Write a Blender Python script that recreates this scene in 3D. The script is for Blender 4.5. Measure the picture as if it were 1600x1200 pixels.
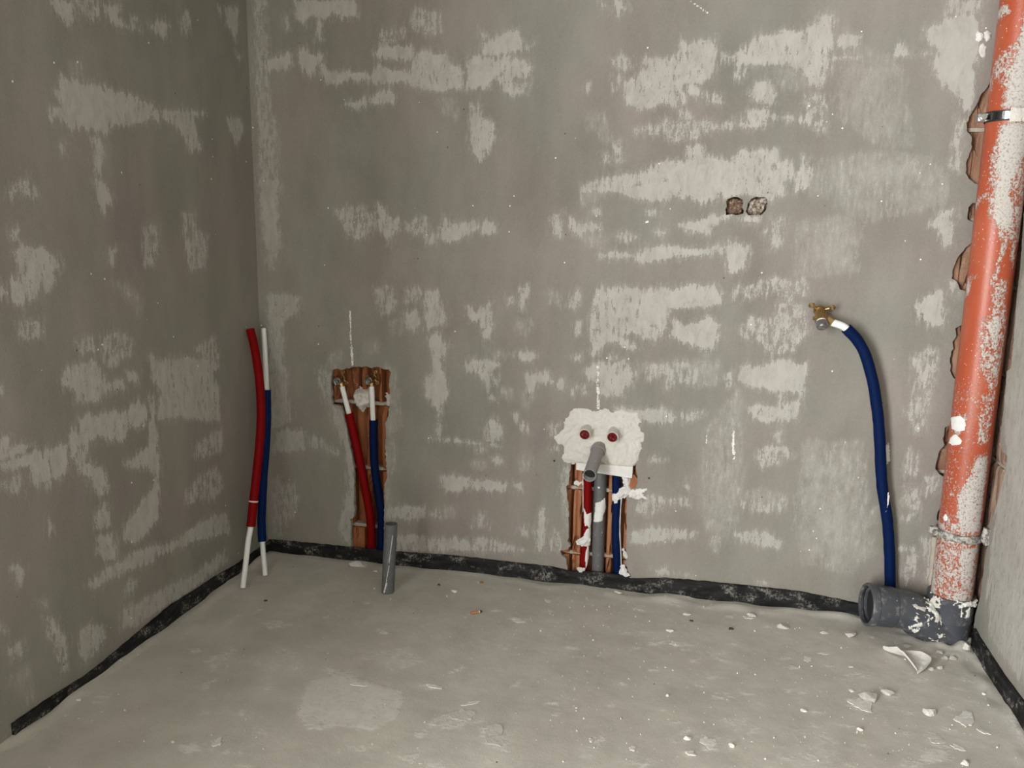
import bpy, bmesh, math, random
import numpy as np
from mathutils import Vector, Matrix
from mathutils import noise as mnoise
from mathutils.geometry import delaunay_2d_cdt

for o in list(bpy.data.objects):
    bpy.data.objects.remove(o, do_unlink=True)
SC = bpy.context.scene
COL = SC.collection
rnd = random.Random(7)

# ------------------------------------------------------------------ camera
F_PX, YAW, PITCH, ROLL, CAM_H = 1284.8, -0.2238, 0.1859, 0.0160, 1.15
D, XL, XR = 2.5366, -1.4663, 0.8109          # back wall Y, left wall X, right wall X
ZC = 2.60                                     # ceiling height
Y_REAR = -3.4
_f = np.array([math.sin(YAW) * math.cos(PITCH), math.cos(YAW) * math.cos(PITCH), -math.sin(PITCH)])
_r = np.array([math.cos(YAW), -math.sin(YAW), 0.0])
_u = np.cross(_r, _f)
CR = math.cos(ROLL) * _r + math.sin(ROLL) * _u
CU = -math.sin(ROLL) * _r + math.cos(ROLL) * _u
CF = _f
CAMP = np.array([0, 0, CAM_H])
cam_data = bpy.data.cameras.new('camera')
cam_data.sensor_width = 36.0
cam_data.lens = F_PX * 36.0 / 1600.0
cam_data.clip_start = 0.05
cam = bpy.data.objects.new('camera', cam_data)
COL.objects.link(cam)
cam.matrix_world = Matrix(((CR[0], CU[0], -CF[0], 0), (CR[1], CU[1], -CF[1], 0),
                           (CR[2], CU[2], -CF[2], CAM_H), (0, 0, 0, 1)))
SC.camera = cam

# ------------------------------------------------------------------ light
world = bpy.data.worlds.new('overcast_sky')
SC.world = world
world.use_nodes = True
world.node_tree.nodes['Background'].inputs[0].default_value = (0.86, 0.93, 1.0, 1)
world.node_tree.nodes['Background'].inputs[1].default_value = 0.9
DOOR_Y0, DOOR_Y1, DOOR_H = -2.80, -0.40, 2.25      # balcony opening in the left wall, behind the view


def area_light(name, loc, rot, sx, sy, power, color):
    l = bpy.data.lights.new(name, 'AREA')
    l.shape = 'RECTANGLE'
    l.size, l.size_y = sx, sy
    l.energy = power
    l.color = color
    o = bpy.data.objects.new(name, l)
    COL.objects.link(o)
    o.location = loc
    o.rotation_euler = rot
    return o


# daylight entering through the balcony opening (faces +X into the room)
area_light('daylight_opening', (XL - 0.36, (DOOR_Y0 + DOOR_Y1) / 2, DOOR_H / 2 + 0.02),
           (0, math.radians(-90), 0), DOOR_H, DOOR_Y1 - DOOR_Y0, 600.0, (1.0, 0.99, 0.965))

SC.view_settings.view_transform = 'Standard'
SC.view_settings.look = 'None'
SC.view_settings.exposure = 0.0
SC.view_settings.gamma = 1.0
SC.view_settings.use_curve_mapping = False


# ------------------------------------------------------------------ photograph pixel -> place in the room
def ray(px, py):
    return CF + CR * ((px - 800) / F_PX) + CU * ((600 - py) / F_PX)


def on_y(px, py, Y=D):
    d = ray(px, py)
    return CAMP + d * (Y / d[1])


def on_x(px, py, X):
    d = ray(px, py)
    return CAMP + d * (X / d[0])


def on_z(px, py, Z=0.0):
    d = ray(px, py)
    return CAMP + d * ((Z - CAM_H) / d[2])


def on_cyl(px, py, cx, cy, r):
    d = ray(px, py)
    a = d[0] ** 2 + d[1] ** 2
    b = -2 * (d[0] * cx + d[1] * cy)
    c = cx * cx + cy * cy - r * r
    disc = max(b * b - 4 * a * c, 0.0)
    t = (-b - math.sqrt(disc)) / (2 * a)
    return CAMP + d * t


def px_size(px, py, depth_y):
    """metres per photograph pixel at a place"""
    a = on_y(px, py, depth_y)
    return float(np.dot(a - CAMP, CF)) / F_PX


# ------------------------------------------------------------------ object helpers
def tag(o, label=None, cat=None, group=None, kind=None):
    if label: o['label'] = label
    if cat: o['category'] = cat
    if group: o['group'] = group
    if kind: o['kind'] = kind
    return o


def mesh(name, verts, faces, mat, parent=None, smooth=False):
    me = bpy.data.meshes.new(name)
    me.from_pydata([tuple(map(float, v)) for v in verts], [], [tuple(int(i) for i in f) for f in faces])
    me.validate()
    o = bpy.data.objects.new(name, me)
    COL.objects.link(o)
    if mat: me.materials.append(mat)
    if smooth:
        me.polygons.foreach_set('use_smooth', [True] * len(me.polygons))
    if parent is not None:
        o.parent = parent
        o.matrix_parent_inverse = parent.matrix_basis.inverted()
    me.update()
    return o


def bm_obj(name, bm, mat, parent=None, smooth=False):
    me = bpy.data.meshes.new(name)
    bmesh.ops.recalc_face_normals(bm, faces=bm.faces)
    bm.to_mesh(me)
    bm.free()
    o = bpy.data.objects.new(name, me)
    COL.objects.link(o)
    if mat: me.materials.append(mat)
    if smooth:
        me.polygons.foreach_set('use_smooth', [True] * len(me.polygons))
        try:
            me.set_sharp_from_angle(angle=math.radians(40))
        except Exception:
            pass
    if parent is not None:
        o.parent = parent
        o.matrix_parent_inverse = parent.matrix_basis.inverted()
    return o


def empty(name, loc, label, cat, group=None):
    o = bpy.data.objects.new(name, None)
    o.empty_display_size = 0.03
    COL.objects.link(o)
    o.location = tuple(map(float, loc))
    return tag(o, label, cat, group)


def box_vf(x0, x1, y0, y1, z0, z1):
    v = [(x0, y0, z0), (x1, y0, z0), (x1, y1, z0), (x0, y1, z0), (x0, y0, z1), (x1, y0, z1), (x1, y1, z1), (x0, y1, z1)]
    f = [(0, 3, 2, 1), (4, 5, 6, 7), (0, 1, 5, 4), (1, 2, 6, 5), (2, 3, 7, 6), (3, 0, 4, 7)]
    return v, f


def join_vf(parts):
    V, Fc = [], []
    for v, f in parts:
        n = len(V)
        V += list(v)
        Fc += [tuple(i + n for i in q) for q in f]
    return V, Fc


def smooth_path(pts, n=40):
    """Catmull-Rom through pts"""
    P = [np.array(p, float) for p in pts]
    if len(P) == 2:
        return [P[0] + (P[1] - P[0]) * t for t in np.linspace(0, 1, max(2, n // 6))]
    P = [2 * P[0] - P[1]] + P + [2 * P[-1] - P[-2]]
    out = []
    segs = len(P) - 3
    per = max(2, n // segs)
    for i in range(segs):
        p0, p1, p2, p3 = P[i:i + 4]
        for t in np.linspace(0, 1, per, endpoint=False):
            out.append(0.5 * (2 * p1 + (p2 - p0) * t + (2 * p0 - 5 * p1 + 4 * p2 - p3) * t * t +
                              (-p0 + 3 * p1 - 3 * p2 + p3) * t ** 3))
    out.append(P[-2])
    return out


def sweep(path, r, seg=20, inner=None, wob=0.0, seed=0):
    """tube along a path; r a number or list; inner radius makes it hollow with ring ends"""
    P = [np.array(p, float) for p in path]
    n = len(P)
    R = [r] * n if np.isscalar(r) else list(r)
    T = []
    for i in range(n):
        t = P[min(i + 1, n - 1)] - P[max(i - 1, 0)]
        T.append(t / (np.linalg.norm(t) + 1e-12))
    ref = np.array([0, 0, 1.0]) if abs(T[0][2]) < 0.9 else np.array([1.0, 0, 0])
    a = np.cross(T[0], ref)
    a /= np.linalg.norm(a)
    V, Fc = [], []
    frames = []
    for i in range(n):
        a = a - T[i] * np.dot(a, T[i])
        a /= np.linalg.norm(a)
        b = np.cross(T[i], a)
        frames.append((a.copy(), b))

    def shell(scale_r, flip):
        base = len(V)
        for i in range(n):
            a_, b_ = frames[i]
            for k in range(seg):
                an = 2 * math.pi * k / seg
                rr = scale_r(i)
                if wob:
                    rr *= 1 + wob * mnoise.noise(Vector((P[i][0] * 30 + seed, P[i][2] * 40, 1.3 * math.cos(an))))
                V.append(P[i] + (a_ * math.cos(an) + b_ * math.sin(an)) * rr)
        for i in range(n - 1):
            for k in range(seg):
                k2 = (k + 1) % seg
                q = (base + i * seg + k, base + i * seg + k2, base + (i + 1) * seg + k2, base + (i + 1) * seg + k)
                Fc.append(q if not flip else q[::-1])
        return base
    bo = shell(lambda i: R[i], False)
    if inner is None:
        Fc.append(tuple(bo + k for k in range(seg))[::-1])
        Fc.append(tuple(bo + (n - 1) * seg + k for k in range(seg)))
    else:
        bi = shell(lambda i: inner if np.isscalar(inner) else inner[i], True)
        for k in range(seg):
            k2 = (k + 1) % seg
            Fc.append((bo + k2, bo + k, bi + k, bi + k2))
            e = (n - 1) * seg
            Fc.append((bo + e + k, bo + e + k2, bi + e + k2, bi + e + k))
    return V, Fc


def tube_obj(name, path, r, mat, parent=None, seg=20, inner=None, wob=0.0, seed=0):
    V, Fc = sweep(path, r, seg, inner, wob, seed)
    bm = bmesh.new()
    vs = [bm.verts.new(tuple(map(float, v))) for v in V]
    for f in Fc:
        try:
            bm.faces.new([vs[i] for i in f])
        except ValueError:
            pass
    return bm_obj(name, bm, mat, parent, True)


def add_attr(o, name, values):
    at = o.data.attributes.new(name, 'FLOAT', 'POINT')
    at.data.foreach_set('value', np.asarray(values, dtype=np.float32))


# ------------------------------------------------------------------ signed distance to outlines
def poly_sdf(poly, pts):
    """>0 inside, metres"""
    A = np.asarray(poly, float)
    B = np.roll(A, -1, axis=0)
    d2 = np.full(len(pts), 1e9)
    inside = np.zeros(len(pts), bool)
    for a, b in zip(A, B):
        e = b - a
        w = pts - a
        t = np.clip((w @ e) / (e @ e + 1e-12), 0, 1)
        q = w - t[:, None] * e
        d2 = np.minimum(d2, (q * q).sum(1))
        c1 = (a[1] <= pts[:, 1]) & (b[1] > pts[:, 1])
        c2 = (b[1] <= pts[:, 1]) & (a[1] > pts[:, 1])
        cr = e[0] * w[:, 1] - e[1] * w[:, 0]
        inside ^= (c1 & (cr > 0)) | (c2 & (cr < 0))
    d = np.sqrt(d2)
    return np.where(inside, d, -d)


MARG = 0.03


def field(polys, pts):
    """polys: list of (outline, cap, bright); returns patch distance, brightness, soft tint"""
    val = np.full(len(pts), -MARG)
    bri = np.full(len(pts), 0.8)
    soft = np.zeros(len(pts))
    for poly, cap, b in polys:
        P = np.asarray(poly)
        lo, hi = P.min(0) - 0.07, P.max(0) + 0.07
        idx = np.where((pts[:, 0] > lo[0]) & (pts[:, 0] < hi[0]) & (pts[:, 1] > lo[1]) & (pts[:, 1] < hi[1]))[0]
        if len(idx) == 0: continue
        sd = poly_sdf(P, pts[idx])
        if cap < -0.002:
            s = np.clip((sd + 0.035) / 0.09, 0, 1)
            s = s * s * (3 - 2 * s) * b
            soft[idx] = np.maximum(soft[idx], s)
        v = np.minimum(sd, cap)
        better = v > val[idx]
        bri[idx] = np.where(better, b, bri[idx])
        val[idx] = np.maximum(val[idx], np.maximum(v, -MARG))
    return val, bri, soft


TILES = dict(A=(400, 0, 4), B=(750, 0, 4), C=(1150, 0, 4), D=(400, 280, 4), E=(750, 280, 4), F=(1100, 280, 4),
             G=(580, 560, 4), H=(960, 560, 3), I=(0, 0, 3), J=(0, 380, 3), K=(0, 740, 3), L=(400, 560, 4),
             M=(1250, 560, 3), N=(400, 800, 3), O=(850, 850, 3.2), Q=(1250, 950, 4.571), R=(0, 800, 3),
             Z=(0, 0, 1))
CAPS = dict(S=0.03, M=0.0065, W=0.0008, F=-0.0055)


def parse(text, to2d):
    out = []
    for line in text.strip().splitlines():
        t = line.split()
        if not t: continue
        x0, y0, s = TILES[t[0]]
        br = float(t[2])
        pl = []
        for q in t[3:]:
            a, b = q.split(',')
            pl.append(to2d(x0 + float(a) / s, y0 + float(b) / s))
        out.append((pl, CAPS[t[1]], br))
    return out


def px_poly(text, x0=0, y0=0, s=1.0):
    return [(x0 + float(a) / s, y0 + float(b) / s) for a, b in (q.split(',') for q in text.split())]
# ------------------------------------------------------------------ remains of skim plaster seen on the walls and floor
BACK_PATCHES = """
A S .85 240,0 630,0 635,110 590,95 540,105 490,80 430,120 380,110 340,90 300,150 250,110
A M .8 380,120 405,130 405,250 385,250 378,180
A M .8 190,110 205,90 200,180 190,185
A M .6 0,0 70,0 40,70 0,80
A W .55 0,80 50,80 70,240 60,360 60,440 95,700 120,800 140,1040 145,1200 20,1200 30,1050 10,640 0,400
A S .85 60,380 140,350 200,330 225,340 225,400 180,440 120,440 70,445
A S .85 260,350 290,290 320,330 420,340 420,370 370,420 340,480 310,450 270,410
A S .85 400,400 420,390 440,440 520,450 560,440 620,450 700,450 720,490 690,500 600,495 510,520 430,520 405,460
A S .9 720,480 760,390 800,430 860,430 960,450 970,500 940,520 860,510 800,525 720,520
A S .9 750,330 790,270 850,300 900,290 980,290 990,350 960,380 900,370 840,370 760,360
A W .7 780,200 920,180 930,230 900,240 870,250 800,280 780,270
A W .8 980,60 1040,60 1100,80 1150,90 1145,190 1090,220 1030,200 980,190
A M .95 980,360 1060,310 1110,340 1190,340 1220,400 1270,420 1290,460 1290,540 1200,560 1150,570 1060,560 1000,540 950,520 960,460
A S .95 1320,380 1380,340 1450,370 1490,420 1480,500 1450,540 1380,550 1320,560
A S .95 1390,180 1430,230 1440,260 1600,200 1600,330 1540,340 1480,330 1420,310 1440,280
A M .95 1490,370 1600,340 1600,590 1560,570 1520,520 1480,460
A M .8 560,650 620,640 690,600 700,640 650,675 600,670
A M .85 710,620 760,600 790,560 840,550 870,600 860,650 790,645 720,645
A M .95 1350,650 1380,650 1410,730 1480,770 1490,860 1450,950 1400,1010 1370,970 1340,900 1345,780
A F .5 1150,620 1240,640 1240,720 1180,700
B S .95 20,270 100,230 160,200 220,190 270,260 290,300 200,330 90,350 20,340
B M .9 310,280 345,255 340,290 315,305
B M .95 120,400 200,370 300,390 320,430 310,490 130,500
B S .95 0,370 80,370 100,450 60,540 0,560
B W .9 130,510 310,530 290,570 200,600 150,570
B S .9 840,0 900,0 915,50 860,95 845,50
B W .8 750,10 790,30 770,80
B W .8 820,370 870,350 930,370 940,430 880,440
B W .8 840,480 880,470 885,560 840,570
B S .9 660,570 670,520 685,510 680,570
B M 1 900,520 960,490 1000,440 1020,370 1070,350 1110,370 1140,360 1180,370 1240,330 1260,260 1300,280 1400,240 1460,250 1480,330 1470,420 1440,480 1400,520 1290,520 1270,560 1290,640 1260,640 1220,570 1230,660 1120,660 1000,690 910,640
B S 1 1280,530 1340,540 1390,570 1380,600 1310,590
B W .9 1420,590 1500,590 1510,640 1440,640
B M .9 1490,340 1600,330 1600,380 1500,380
B W .95 970,800 1060,790 1180,750 1230,770 1370,760 1600,770 1600,800 1450,810 1360,860 1200,880 1160,830 1050,840 980,830
B W .9 1250,700 1300,690 1320,740 1260,745
B F .5 690,720 760,710 790,800 800,880 780,860 740,800 700,790
B W .85 830,870 880,880 890,1010 840,1000
B M .9 770,970 800,960 805,1020 775,1010
B M .95 650,1160 800,1100 1000,1080 1100,1020 1200,1000 1280,1010 1300,920 1370,900 1400,980 1480,980 1530,1020 1600,970 1600,1200 650,1200
B S 1 1300,980 1400,1000 1600,1000 1600,1200 1100,1200 1200,1060
C M .95 0,330 60,300 130,230 220,220 320,190 400,210 480,160 540,90 600,90 610,200 600,350 580,440 520,540 460,520 420,440 360,420 300,400 200,410 100,400 0,400
C S 1 0,330 300,330 480,300 480,400 300,390 0,410
C M 1 130,520 200,500 250,600 230,660 130,640 80,580
C W .9 0,410 60,430 40,490 0,490
C F .5 240,440 420,430 440,530 300,540
C W .9 430,600 550,600 570,660 540,720 550,820 500,800 430,760 200,740 60,800 0,780 0,740 200,720 400,730 460,700
C M 1 70,690 200,670 200,790 80,800
C S .95 650,230 690,190 720,220 770,235 770,290 680,300 640,290
C M .95 990,290 1030,270 1050,310 1090,340 1020,345 980,340
C M 1 620,362 780,358 780,368 620,370
C W .9 960,346 1240,330 1240,336 960,352
C S .85 1185,180 1280,150 1330,100 1460,90 1530,130 1515,300 1500,400 1490,560 1460,680 1430,690 1400,640 1360,570 1290,540 1260,470 1240,380 1260,310 1220,270 1185,230
C M .7 1330,0 1540,0 1500,80 1420,80 1310,90 1330,50
C W .8 1380,740 1420,740 1400,900 1390,1060 1340,1040 1370,900
C M 1 0,950 150,940 260,930 280,1000 350,1010 370,1080 410,1050 430,980 460,1000 470,1060 470,1150 440,1190 380,1190 330,1100 250,1200 0,1200
C F .55 480,1020 700,1000 900,950 1200,1000 1300,1100 1200,1200 480,1200
C F .35 700,300 1000,400 1100,900 900,900 650,700
D S .55 25,0 140,0 130,150 145,330 150,440 120,460 80,450 45,380 30,200
D W .5 60,460 130,470 130,560 90,560
D M .55 75,720 200,720 270,750 275,800 240,850 190,860 160,930 170,1100 170,1200 80,1200 80,1000 75,850
D W .85 510,200 560,170 680,180 690,330 650,380 580,350 520,250
D W .8 690,230 740,210 750,320 700,340
D M .9 755,150 800,190 830,230 890,250 890,320 860,340 830,400 800,340 770,310
D W .85 950,280 1000,250 1060,240 1080,330 1140,350 1130,400 1070,400 1040,330 980,350 945,310
D M .9 1150,300 1180,240 1230,280 1330,270 1380,260 1400,310 1300,360 1220,390 1160,370
D S .95 1410,290 1440,260 1480,270 1500,330 1440,350 1410,330
D W .7 740,690 850,670 870,760 850,830 790,840 750,760
D W .7 940,700 1000,670 1040,720 990,760 930,770
D M .8 930,840 1010,820 1030,900 1000,940 940,930
D M .85 1060,700 1130,700 1160,800 1190,860 1180,900 1080,930 1062,960 1060,830
D S .85 1070,980 1140,950 1160,1010 1200,1030 1190,1090 1160,1110 1160,1200 1100,1200 1110,1090 1075,1030
D M .9 1320,790 1380,830 1470,770 1480,900 1465,1010 1420,990 1400,890 1350,890 1330,840
D M .9 1310,1160 1360,1120 1400,1150 1450,1130 1520,1160 1480,1200 1320,1200
D M .9 1570,740 1600,735 1600,790 1580,780
D F .5 1440,1070 1600,1110 1480,1120
D F .5 480,1100 520,1090 510,1180 450,1190
D F .5 700,1040 740,1030 740,1070 700,1070
D F .5 840,900 900,880 900,960 860,960
E S 1 880,60 960,30 1060,0 1240,0 1230,100 1150,130 1080,140 1000,120 880,100
E S 1 1250,0 1600,0 1600,110 1540,110 1500,90 1470,130 1380,150 1320,120 1240,110
E F .6 640,40 720,40 770,90 720,120 640,150
E M .9 700,190 740,180 750,220 710,225
E M .95 550,280 570,230 600,260 620,290 700,270 750,290 760,320 680,320 620,350 600,340
E W .9 430,250 510,210 520,290 500,360 470,350 440,300
E M .9 10,300 30,260 80,270 100,330 60,350 15,345
E F .6 640,350 780,360 760,420 690,410
E W .9 850,350 900,330 980,350 960,380 880,390
E M 1 1090,330 1160,310 1170,340 1110,360
E W .9 1050,200 1090,195 1100,220 1060,225
E S 1 1240,280 1340,260 1470,230 1530,220 1600,200 1600,230 1500,260 1450,300 1440,340 1330,330 1260,300
E M 1 750,470 830,450 960,470 1040,430 1180,410 1300,440 1450,430 1600,390 1600,470 1530,470 1400,470 1290,480 1200,490 1100,510 1020,530 940,490 760,490
E S 1 1530,470 1600,480 1600,600 1560,590
E M .9 250,680 300,670 300,720 270,810 245,800
E F .6 430,720 480,715 490,780 440,770
E M .95 570,730 610,700 630,760 600,810 550,800
E W .8 170,740 200,750 195,780
E M .9 5,800 40,810 75,770 75,880 65,1010 30,980 10,880
E M 1 730,700 770,670 790,740 800,690 860,670 980,680 1000,690 1130,670 1200,690 1310,660 1480,670 1510,720 1490,780 1400,790 1250,810 1180,810 1170,920 1100,1010 1000,980 940,960 880,980 990,1060 900,1060 850,1010 740,1060 720,1080 690,1010 680,930 700,860
E S 1 1010,690 1480,680 1500,740 1400,780 1200,790 1150,850 1100,920 1000,900
E S 1 1180,980 1210,870 1250,880 1280,920 1420,860 1490,910 1490,1000 1410,1090 1370,1040 1270,1020
E W .9 680,1060 740,1060 730,1100 700,1100
E W .9 600,900 630,880 620,960 600,980
E M .9 230,1090 330,1080 350,1110 320,1140 260,1130
E M .9 590,1110 630,1105 630,1130 600,1130
E W .9 820,1100 880,1110 960,1200 680,1200 700,1160 800,1160
E M .9 0,1140 100,1150 80,1200 0,1200
E F .5 250,900 320,890 280,960 250,950
E F .6 1000,1170 1480,1150 1500,1200 1000,1200
F M 1 0,0 480,0 500,100 400,130 250,100 130,110 80,60 0,140
F W .9 540,0 660,0 670,60 620,70 580,40
F S 1 210,250 280,225 360,230 350,270 230,260
F W .9 380,330 410,290 450,240 500,240 500,320 470,400 430,450 420,400
F S 1 0,440 120,430 200,395 290,420 270,470 250,540 200,590 165,590 140,530 130,460 0,480
F S 1 0,680 60,660 110,720 80,780 0,810
F S 1 0,850 60,880 90,960 60,1050 0,1080
F W .9 190,690 215,680 210,730 185,740
F W .95 250,680 340,650 430,620 540,630 550,760 500,760 470,700 380,720 260,740
F W .9 570,660 600,620 640,650 640,720 590,720
F W .95 480,760 640,800 640,960 560,1060 480,1090 400,1080 340,1000 250,990 230,930 300,870 380,890 440,880
F M .95 230,1170 300,1160 380,1190 440,1120 560,1140 640,1170 640,1200 230,1200
F M .9 1420,270 1470,220 1550,180 1550,400 1510,420 1480,320 1420,290
F S .9 1310,790 1400,720 1500,700 1495,850 1470,930 1400,910 1340,840
F W .9 1500,800 1520,830 1500,900
F W .9 1300,1120 1400,1060 1450,1080 1450,1200 1320,1200
F F .4 590,280 940,240 940,560 600,600
F F .35 850,0 1500,0 1500,150 1000,250 850,150
F W .9 1540,640 1590,650 1580,740 1550,700
G S .9 385,0 440,0 445,60 470,150 475,230 430,300 380,295 345,240 340,130 380,80
G W .8 415,310 435,310 435,500 420,500
G M .95 600,50 640,20 720,10 790,40 750,90 740,200 770,260 740,250 710,160 670,110 630,60
G W .9 770,110 790,100 785,170 770,160
G S .95 960,100 1060,90 1110,90 1130,140 1090,160 1040,140 1000,210 960,230 980,150
G M .95 1160,150 1200,130 1220,180 1190,205 1165,180
G F .6 820,200 870,200 870,250 830,230
G F .6 960,230 1000,240 970,290
G W .9 1260,160 1290,170 1280,220 1255,225
G M .95 1340,60 1420,20 1600,30 1600,160 1560,240 1450,250 1430,150 1350,150
G W .9 1330,160 1355,170 1345,220 1325,215
G W .85 720,400 790,370 815,430 810,510 780,530 720,510 700,470
G M .9 735,400 770,380 800,430 795,500 745,500
G W .9 890,350 915,345 915,395 890,390
G M .9 930,410 960,400 980,440 970,465 940,450
G W .8 660,560 710,560 705,580 660,575
G M .85 755,620 790,615 820,650 800,670 760,640
G F .6 650,650 710,655 700,680 660,685
G F .6 930,650 970,600 975,690 940,690
G S .95 440,735 520,730 610,745 610,790 560,830 480,835 445,800
G S .95 635,760 690,755 750,770 850,780 850,800 800,830 740,835 700,810 640,815
G M .9 885,780 930,780 940,820 890,805
G W 1 370,500 440,503 800,545 800,552 440,512
G M .85 95,940 170,930 250,920 340,940 340,1000 200,1010 100,980
G W .85 380,960 430,950 430,1000 380,980
G F .6 470,950 520,940 510,990 470,990
G W .9 630,1050 660,1000 690,960 720,1000 740,1060
G W .9 920,1070 970,1050 985,1100 950,1105
G S .95 1050,960 1080,940 1090,1000 1080,1120 1070,1200 1035,1200 1035,1080
G W .9 1120,1160 1150,1080 1190,1090 1180,1200 1120,1200
G M .8 160,1110 260,1100 390,1130 400,1200 160,1200
G M .85 410,1140 500,1120 600,1140 640,1200 420,1200
G W .9 640,1130 700,1120 850,1160 950,1200 660,1200
G S .95 1120,410 1135,410 1135,480 1120,480
G M .95 1150,410 1165,410 1160,480 1150,480
G S 1 1125,565 1150,550 1160,570 1130,575
G W .65 1190,700 1240,680 1230,1100 1200,900
G F .6 100,60 140,80 160,330 150,420 100,480 140,600 130,650 95,700 80,900 80,560
H M .95 0,20 50,0 100,70 90,120 20,160 0,180
H W .95 150,40 250,20 300,10 390,50 390,120 290,110 250,150 230,80 160,100
H F .7 400,20 480,40 470,110 410,120
H W .95 510,80 545,65 560,110 530,150
H S .95 590,50 700,30 760,5 900,30 895,110 870,180 840,160 740,155 690,140 620,130 580,100
H W .9 770,160 790,160 790,240 770,240
H M .95 0,225 60,240 200,240 230,230 290,270 280,300 200,300 100,290 0,260
H W .95 310,260 420,250 400,270 330,300
H M .95 620,235 680,220 780,230 850,200 870,210 850,290 780,290 720,300 650,280
H W .9 765,300 785,300 775,390 760,390
H W .95 680,430 740,410 810,420 825,460 760,490 690,510 660,470
H F .6 440,340 580,150 580,300 600,600 540,800 470,900 420,700 420,450
H W .9 170,465 240,470 230,480 170,485
H W .9 320,590 350,570 350,610
H W .95 100,690 160,640 230,650 240,700 170,730 110,720
H W .95 245,665 350,655 350,690 250,680
H M .9 80,820 180,790 300,800 385,815 370,840 250,850 150,870 80,860
H W .95 570,680 640,670 700,690 800,650 790,700 700,720 600,700
H F .7 610,640 690,620 770,640 750,680 650,670
H M .95 570,820 640,805 720,820 780,860 770,890 700,880 600,860
H W .9 455,830 500,830 490,860 455,870
H M .9 180,990 240,980 270,1010 190,1015
H F .5 900,400 1150,400 1200,900 1100,1000 900,950 850,800
H W .9 280,1010 350,1010 350,1030
H W .9 660,1040 720,1050 700,1065
L M .45 90,100 190,60 200,340 220,380 150,430 100,440
L W .55 390,70 470,90 470,290 430,240 390,130
L M .55 180,450 310,460 300,560 200,590 110,570 130,470
L W .6 330,500 400,500 480,560 530,590 510,600 430,570 340,550
L W .6 170,800 240,790 250,880 235,1000 180,1040 160,1000
L W .5 120,770 150,750 160,1100 130,1110
L M .6 480,300 540,330 600,560 610,700 610,1000 580,1160 540,1120 520,1050 580,800 560,560 490,420
L F .5 830,150 880,200 870,450 820,420
L F .5 820,430 860,560 850,700 820,760 820,920 870,980 830,1000 805,900 810,600
M W .95 0,30 30,30 20,150 0,200
M W .95 540,40 600,0 630,20 620,130 590,200 580,330 540,350 520,280 480,270 520,200 540,110
M W .95 510,420 550,460 540,540 490,550
M W .95 490,600 550,600 550,700 500,700
M W .9 590,560 650,550 640,620 590,640
M W .9 480,750 540,730 530,770
M W .9 500,930 545,920 540,1000 490,1060
M W .9 450,885 550,895 540,903 450,893
M M .85 570,850 600,840 640,900 600,1050 590,940
M F .6 270,740 350,710 340,760 290,770
"""
BACK_WHITE = """
Z W 1 545.5,485 548,485 549,520 553,572 549,572 546,520
Z S 1 1143.5,672 1147.5,672 1148.5,718 1144.5,718
Z W 1 932,570 936,570 937,640 931,640
Z S 1 1074,0 1078,0 1107,19 1109,23 1104,21
Z M 1 1104,678 1106,690 1103,700
Z M 1 1003,348 1009,346 1016,343 1015,347 1004,350
Z M 1 1384,695 1389,690 1391,720 1385,728
"""
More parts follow.
